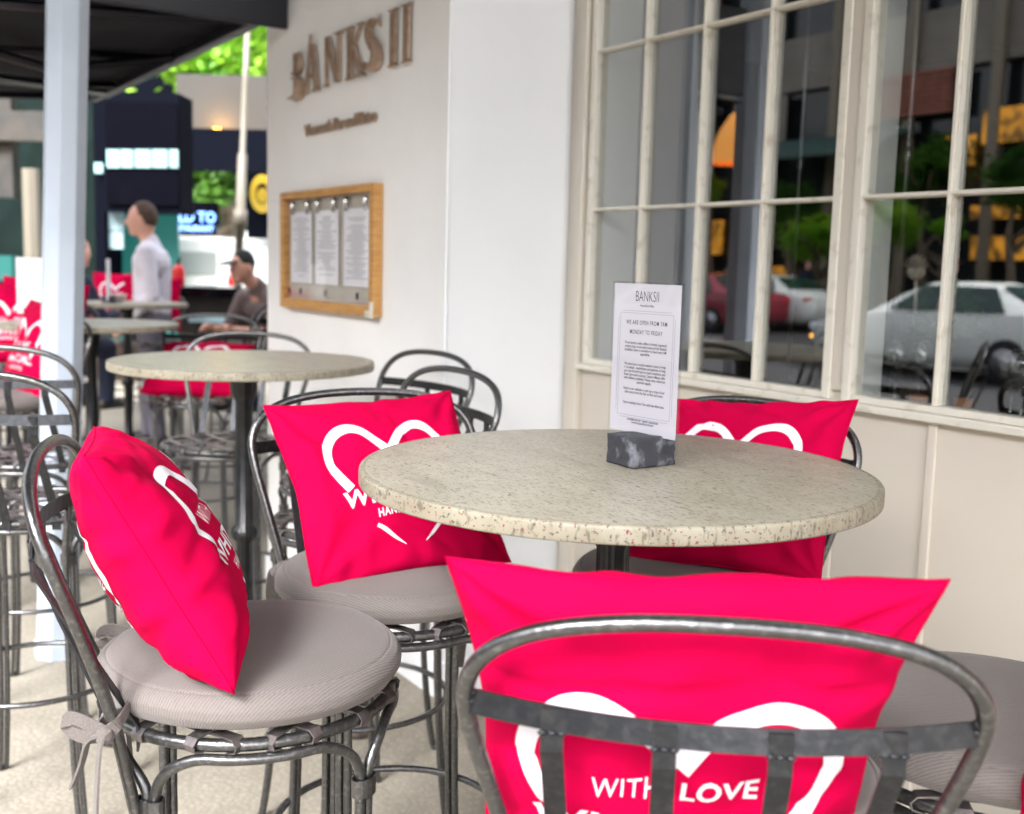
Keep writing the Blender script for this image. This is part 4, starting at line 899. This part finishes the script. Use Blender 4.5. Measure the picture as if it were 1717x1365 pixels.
def seated(label, X, t, f, head_z, cloth, pants, lean=.15, **k):
    b = K(X, t); f = Vector(f).normalized(); s = Vector((f.y, -f.x, 0)); sz = head_z-.74
    J = dict(pel=b+zz*(sz+.02), chest=b+f*lean*.7+zz*(sz+.36), neck=b+f*lean*1.2+zz*(sz+.54), head=b+f*(lean*1.5+.05)+zz*(sz+.66))
    for q, g in (('L', -1), ('R', 1)):
        J['sh'+q] = b+f*lean+s*g*.18+zz*(sz+.44); J['el'+q] = b+f*(lean+.10)+s*g*.24+zz*(sz+.20); J['wr'+q] = b+f*(lean+.34)+s*g*.14+zz*(sz+.22)
        J['hip'+q] = b+s*g*.09+zz*(sz+.0); J['kn'+q] = b+s*g*.12+f*.42+zz*(sz-.02); J['an'+q] = b+s*g*.12+f*.40+zz*max(.3, sz-.42)
    return person(label, J, f, cloth, pants, **k)
standing('man in a white shirt and grey trousers standing in profile behind the far table', (250-858)/1834*7.7, 7.7, K(-1, -.15), 1.71, 'shirt', 'trousers')
seated('person in a navy jacket half hidden by the pale post', (78-858)/1834*7.6, 7.6, K(.4, .9), 1.44, 'navy_cloth', 'navy_cloth', shirtname='jacket')
seated('person in a black cap and taupe shirt hunched at the counter by the pillar', (470-858)/1834*8.3, 8.3, K(-.6, -.8), 1.36, 'taupe_cloth', 'navy_cloth', lean=.22, cap=True, long=False)
# ---------------------------------------------------------------- inside the restaurant
def wineglass(x, y, z, label):
    o = MB().lathe([(0, 0), (.032, 0), (.032, .002), (.004, .006), (.0035, .07), (.02, .085), (.034, .11), (.036, .14), (.030, .175), (.028, .175), (.034, .14), (.032, .11), (.001, .088)], 24).build('wine_glass', 'goblet_glass', loc=(x, y, z))
    return tag(o, label, 'glass', 'glasses on the window ledge')
for i, (x, y) in enumerate(((-1.775, 2.33), (-1.735, 2.37), (-1.47, 2.35), (-1.425, 2.32), (-1.37, 2.38))):
    wineglass(x, y, 1.0005, ['leftmost stemmed glass on the ledge behind the second window', 'stemmed glass just right of the leftmost one behind the second window', 'stemmed glass behind the right hand window bar', 'stemmed glass near the right edge behind the window', 'last stemmed glass at the right edge behind the window'][i])
for i, (x, y) in enumerate(((-1.69, 2.31), (-1.60, 2.36))):
    tag(MB().lathe([(0, 0), (.018, 0), (.021, .01), (.022, .045), (.019, .045), (.018, .012), (0, .01)], 20).add(*(lambda b: (b.v, b.f, True))(MB().lathe([(0, .011), (.015, .011), (.015, .03), (0, .03)], 16))).build('candle_cup', 'wax', loc=(x, y, 1.0005)), ('amber candle cup beside the stemmed glasses', 'smaller amber candle cup farther from the pane')[i], 'candle')
vs_ = thing('flower_vase', 'vase with pale and pink protea blooms inside the second window', 'flowers', (-1.92, 2.6, 1.04))
local_t = MB().lathe([(0, -.3), (.05, -.3), (.07, -.2), (.05, -.05), (.04, .0), (.036, 0), (.0, -.02)], 24).build('vase', 'inside_wood', parent=vs_)
def bloom(c, r, m_):
    mb = MB(); c = Vector(c)
    for k in range(90):
        a = k*2.4; q = (k/90)**.5; d = Vector((cos(a)*q, sin(a)*q, .35+.9*(1-q))).normalized(); tip = c+d*r; b = d.cross(zz).normalized()*r*.12
        mb.add([c+d*r*.3-b, c+d*r*.3+b, tip], [(0, 1, 2)])
    mb.ball(c, r*.5, 12, 8); mb.tube([c, c*.4+Vector((0, 0, .0))], .006, 6); return mb.build('bloom', m_, parent=vs_)
bloom((-.02, .0, .31), .05, 'flower_white'); bloom((.075, .02, .32), .042, 'flower_pink')
foliage((.05, .04, .20), (.18, .10, .10), 420, .035, 'leaf_dark', vs_, 31, 'leaves'); foliage((.55, .1, .15), (.1, .1, .12), 120, .03, 'leaf_dark', vs_, 32, 'leaves')
for i, x in enumerate((-3.2, -2.75, -2.3, -1.85, -1.4, -.95, -.5, -.05)):
    t_ = thing('curtain_rod', 'x', 'rod', (x, 3.0, 0), 0, 'thin metal rods hanging inside the windows'); t_['label'] = 'thin grey rod inside the windows, number %s of the even row from the left' % ('one two three four five six seven eight'.split()[i])
    MB().tube([(0, 0, .96), (0, 0, 3.0)], .0065, 8).build('rod', 'alloy', parent=t_); MB().ball((0, 0, 1.72), (.011, .011, .03), 10, 8).build('joint', 'alloy', parent=t_)
for i, (x, y, z) in enumerate(((-5.641, 5.0, 1.452), (-5.55, 5.02, 1.452), (-5.56, 5.1, 1.571), (-5.566, 4.95, 1.669), (-5.583, 5.0, 1.748))):
    t_ = thing('pendant_bulb', ['lowest left yellow bulb of the cluster', 'lowest right yellow bulb of the cluster', 'yellow bulb at the far side of the cluster', 'yellow bulb fourth from the bottom of the cluster', 'topmost yellow bulb of the cluster'][i]+' deep inside the window', 'light bulb', (x, y, z), 0, 'yellow bulbs in a cluster'); MB().ball((0, 0, 0), .024, 12, 8).build('bulb', 'lit_yellow', parent=t_); MB().tube([(0, 0, .02), (0, 0, 3.0-z)], .003, 6).build('cable', 'ink', parent=t_)
# ---------------------------------------------------------------- across the street (mirrored in the panes)
def sedan(x, y, rz, m_, label, green=False):
    t_ = thing('sedan', label, 'car', (x, y, -.15), rz, 'cars on the street')
    def sec(X, hw, z0, zb, zr, hr):  # body ring: sill, belt, roof
        return [Vector(q) for q in ((X, -hw*.96, z0), (X, -hw, z0+.18), (X, -hw, zb-.05), (X, -hw*.95, zb), (X, -hr, zr-.04), (X, -hr*.8, zr), (X, hr*.8, zr), (X, hr, zr-.04), (X, hw*.95, zb), (X, hw, zb-.05), (X, hw, z0+.18), (X, hw*.96, z0))]
    S = [(-2.32, .62, .35, .58, .60, .55), (-2.22, .80, .25, .68, .70, .66), (-1.75, .89, .20, .82, .84, .74), (-1.15, .90, .20, .93, .95, .74), (-.55, .91, .20, .96, 1.28, .62), (-.15, .91, .20, .97, 1.42, .58), (.5, .91, .20, .98, 1.44, .58), (1.1, .90, .20, 1.0, 1.34, .60), (1.7, .89, .22, 1.02, 1.06, .68), (2.15, .86, .28, .98, 1.0, .70), (2.33, .74, .40, .86, .88, .62)]
    loft([sec(*s) for s in S]).build('body', m_, parent=t_)
    g = MB()
    for s in (-1, 1):
        for (xa, xb, xc, xd) in ((-.62, .18, .14, -.18), (.24, .98, 1.18, .24)):
            z0_, z1_ = 1.0, 1.36; g.add([(xa if xa < 0 else xa, s*.885, z0_), (xb if xb < .3 else 1.30, s*.885, z0_+.02), (xc if xc < .3 else 1.0, s*.655, z1_), (xd, s*.655, z1_)], [(0, 1, 2, 3)])
    g.add([(-1.08, -.68, .97), (-1.08, .68, .97), (-.30, .54, 1.38), (-.30, -.54, 1.38)], [(0, 1, 2, 3)]).add([(1.62, -.64, 1.09), (1.62, .64, 1.09), (1.05, .54, 1.38), (1.05, -.54, 1.38)], [(0, 1, 2, 3)])
    o = g.build('windows', 'car_glass', parent=t_); q = o.modifiers.new('s', 'SOLIDIFY'); q.thickness = .03; q.offset = 0
    for X in (-1.36, 1.36):
        for s in (-1, 1):
            a_, b_ = MB(), MB(); wheel(a_, b_, (X, s*.83, .325), (0, 1, 0), .325, .22); w_ = a_.build('wheel', 'tyre', parent=t_); b_.build('rim', 'alloy', parent=w_)
    for s in (-1, 1):
        MB().box(-2.26, -2.0, s*.72-.12, s*.72+.12, .58, .70).build('headlight', 'headlamp', parent=t_, bevel=.02)
        MB().box(-2.29, -2.15, s*.70-.06, s*.70+.06, .44, .50).build('indicator', 'lamp_amber', parent=t_, bevel=.01)
        MB().box(2.18, 2.33, s*.68-.12, s*.68+.12, .80, .90).build('tail_light', 'tail_red', parent=t_, bevel=.02)
    MB().box(-2.345, -2.30, -.35, .35, .32, .55).build('grille', 'ink', parent=t_)
    return t_
sedan(-10.35, -10.9, 0, 'van_white', 'white sedan on the street mirrored in the right hand window')
sedan(-21.3, -18.0, .05, 'van_white', 'white car with green glass mirrored beyond the menu card in the first window')
sedan(-21.0, -15.4, 0, 'car_red', 'red car mirrored beside the white car in the first window')
def mx(px, py, Y):   # point on the plane y=Y on the street side that the window mirrors at that pixel
    a, b = (px-858.5)/1834, -(py-682.5)/1834; d = fw+rt*a+up*b; yv = 2*2.068-Y; k = yv/d.y; return Vector((d.x*k, Y, d.z*k+EYE))
ob = thing('office_block', 'long office block with beige bands and dark glass across the street', 'building', (-20, -27, 0))
YF = -26.
local(ob, MB().box(-95, 30, YF-8, YF, 0, 15), 'dark_wall', 'office_glass')
for k, (z0_, z1_) in enumerate(((7.7, 9.5), (12.4, 14.0))): local(ob, MB().box(-95, 30, YF+.01, YF+.35, z0_, z1_), 'spandrel', 'office_band')
mb = MB()
for i in range(40): mb.box(-92+i*3, -91.65+i*3, YF+.36, YF+.55, 0, 15)
local(ob, mb, 'mullions', 'office_frame')
for x in (-58, -33, -12): local(ob, MB().box(x, x+1.3, YF+.56, YF+1.5, 0, 15.5), 'column', 'render_white')
mb = MB()
for i in range(8): mb.box(-24.2, -21.2, YF+.62, YF+.70, 6.35+.17*i, 6.45+.17*i)
local(ob, mb, 'louvre', 'louvre_red'); local(ob, MB().box(-24.3, -21.1, YF+.58, YF+.61, 6.3, 7.66), 'louvre_backing', 'inside_wood')
for (x0_, x1_, z0_, z1_) in ((-32.0, -30.9, 2.0, 3.3), (-33.6, -33.0, 1.8, 4.0), (-30.3, -29.8, 2.2, 3.6), (-20.2, -18.2, 5.3, 6.3), (-21.6, -20.4, 4.7, 5.6), (-17.8, -15, 5.4, 6.2), (-20.3, -17.8, 1.9, 2.6), (-20.4, -18.8, 3.1, 3.5), (-28.6, -27.4, .8, 1.6), (-31.5, -30.2, .7, 1.3)):
    local(ob, MB().box(x0_, x1_, YF+.40, YF+.46, z0_, z1_), 'glow_pane', 'lit_yellow')
for (x0_, x1_) in ((-30.6, -30), (-28.6, -28.0), (-33, -32.2)): local(ob, MB().box(x0_, x1_, YF+.40, YF+.46, 6.0, 7.6), 'blind', 'office_band')
local(ob, MB().add([(-28.8, YF+.5, 6.0), (-22.5, YF+.5, 6.0), (-22.5, YF+3.2, 5.1), (-28.8, YF+3.2, 5.1), (-28.8, YF+.5, 5.9), (-22.5, YF+.5, 5.9), (-22.5, YF+3.2, 5.0), (-28.8, YF+3.2, 5.0)], [(0, 1, 2, 3), (7, 6, 5, 4), (0, 4, 5, 1), (1, 5, 6, 2), (2, 6, 7, 3), (3, 7, 4, 0)]), 'canopy', 'awning_green')
def um(x, y, label, m_, r=1.6, h=3.3):
    t_ = thing('parasol', label, 'parasol', (x, y, 0)); MB().lathe([(r, h-1.6), (r*.8, h-.9), (r*.66, h-.6), (r*.3, h-.12), (.02, h), (.0, h-.02), (r*.3, h-.15), (r*.64, h-.66), (r*.78, h-.96), (r-.02, h-1.6)], 8, smooth=False).build('canopy', m_, parent=t_); MB().tube([(0, 0, .0), (0, 0, h-.1)], .03, 8).build('pole', 'alloy', parent=t_)
q = mx(1237, 230, -20.5); um(q.x, -20.5, 'orange parasol across the street mirrored in the first window', 'orange_cloth_glow', .85, mx(1237, 186, -20.5).z)
for i, (px, py, Y, rad, n, sz, m_, lb_) in enumerate((
    (1195, 318, -20.6, (.62, .6, .55), 900, .085, 'leaf_bright', 'small leafy tree mirrored in the third column of panes'),
    (1330, 345, -21, (1.0, .8, .8), 1300, .10, 'leaf_dark', 'dark tree mirrored behind the bright one in the first window'),
    (1375, 400, -20, (1.25, .9, .75), 2200, .10, 'leaf_bright', 'bright tree mirrored in the last panes of the first window'),
    (1490, 375, -19.5, (.95, .9, .75), 1800, .09, 'leaf_bright', 'bright tree mirrored above the white sedan'),
    (1590, 385, -19.8, (.55, .5, .45), 700, .08, 'leaf_bright', 'small bright tree mirrored beside the second window bar'),
    (1555, 285, -21.5, (1.5, 1.0, .95), 2200, .12, 'leaf_dark', 'tall dark tree mirrored in the upper panes of the second window'),
    (1705, 300, -21, (.8, .8, .95), 1500, .11, 'leaf_dark', 'dark tree mirrored at the right edge of the second window'))):
    q = mx(px, py, Y); tree(q.x, Y, q.z/.85, rad, n, sz, m_, lb_, 40+i)
hd = thing('planter', 'low dark planter with green shrubs mirrored under the cars', 'planter', (-9.6, -3.0, 0)); MB().box(-1.6, 1.6, -.2, .2, 0, .75).build('box', 'dark_navy', parent=hd, bevel=.01); foliage((0, 0, .85), (1.5, .2, .14), 900, .06, 'leaf_bright', hd, 77, 'shrubs')
for i, (px, Y, cl) in enumerate(((1350, -19.6, 'navy_cloth'), (1225, -19.8, 'taupe_cloth'))):
    q = mx(px, 500, Y); b = q; Xk = q.dot(rh); tk_ = q.dot(fh)
    standing(('walker in dark clothes mirrored under the bright tree', 'walker in taupe mirrored near the red car')[i], Xk, tk_, (1, .2, 0), 1.72, cl, 'navy_cloth')
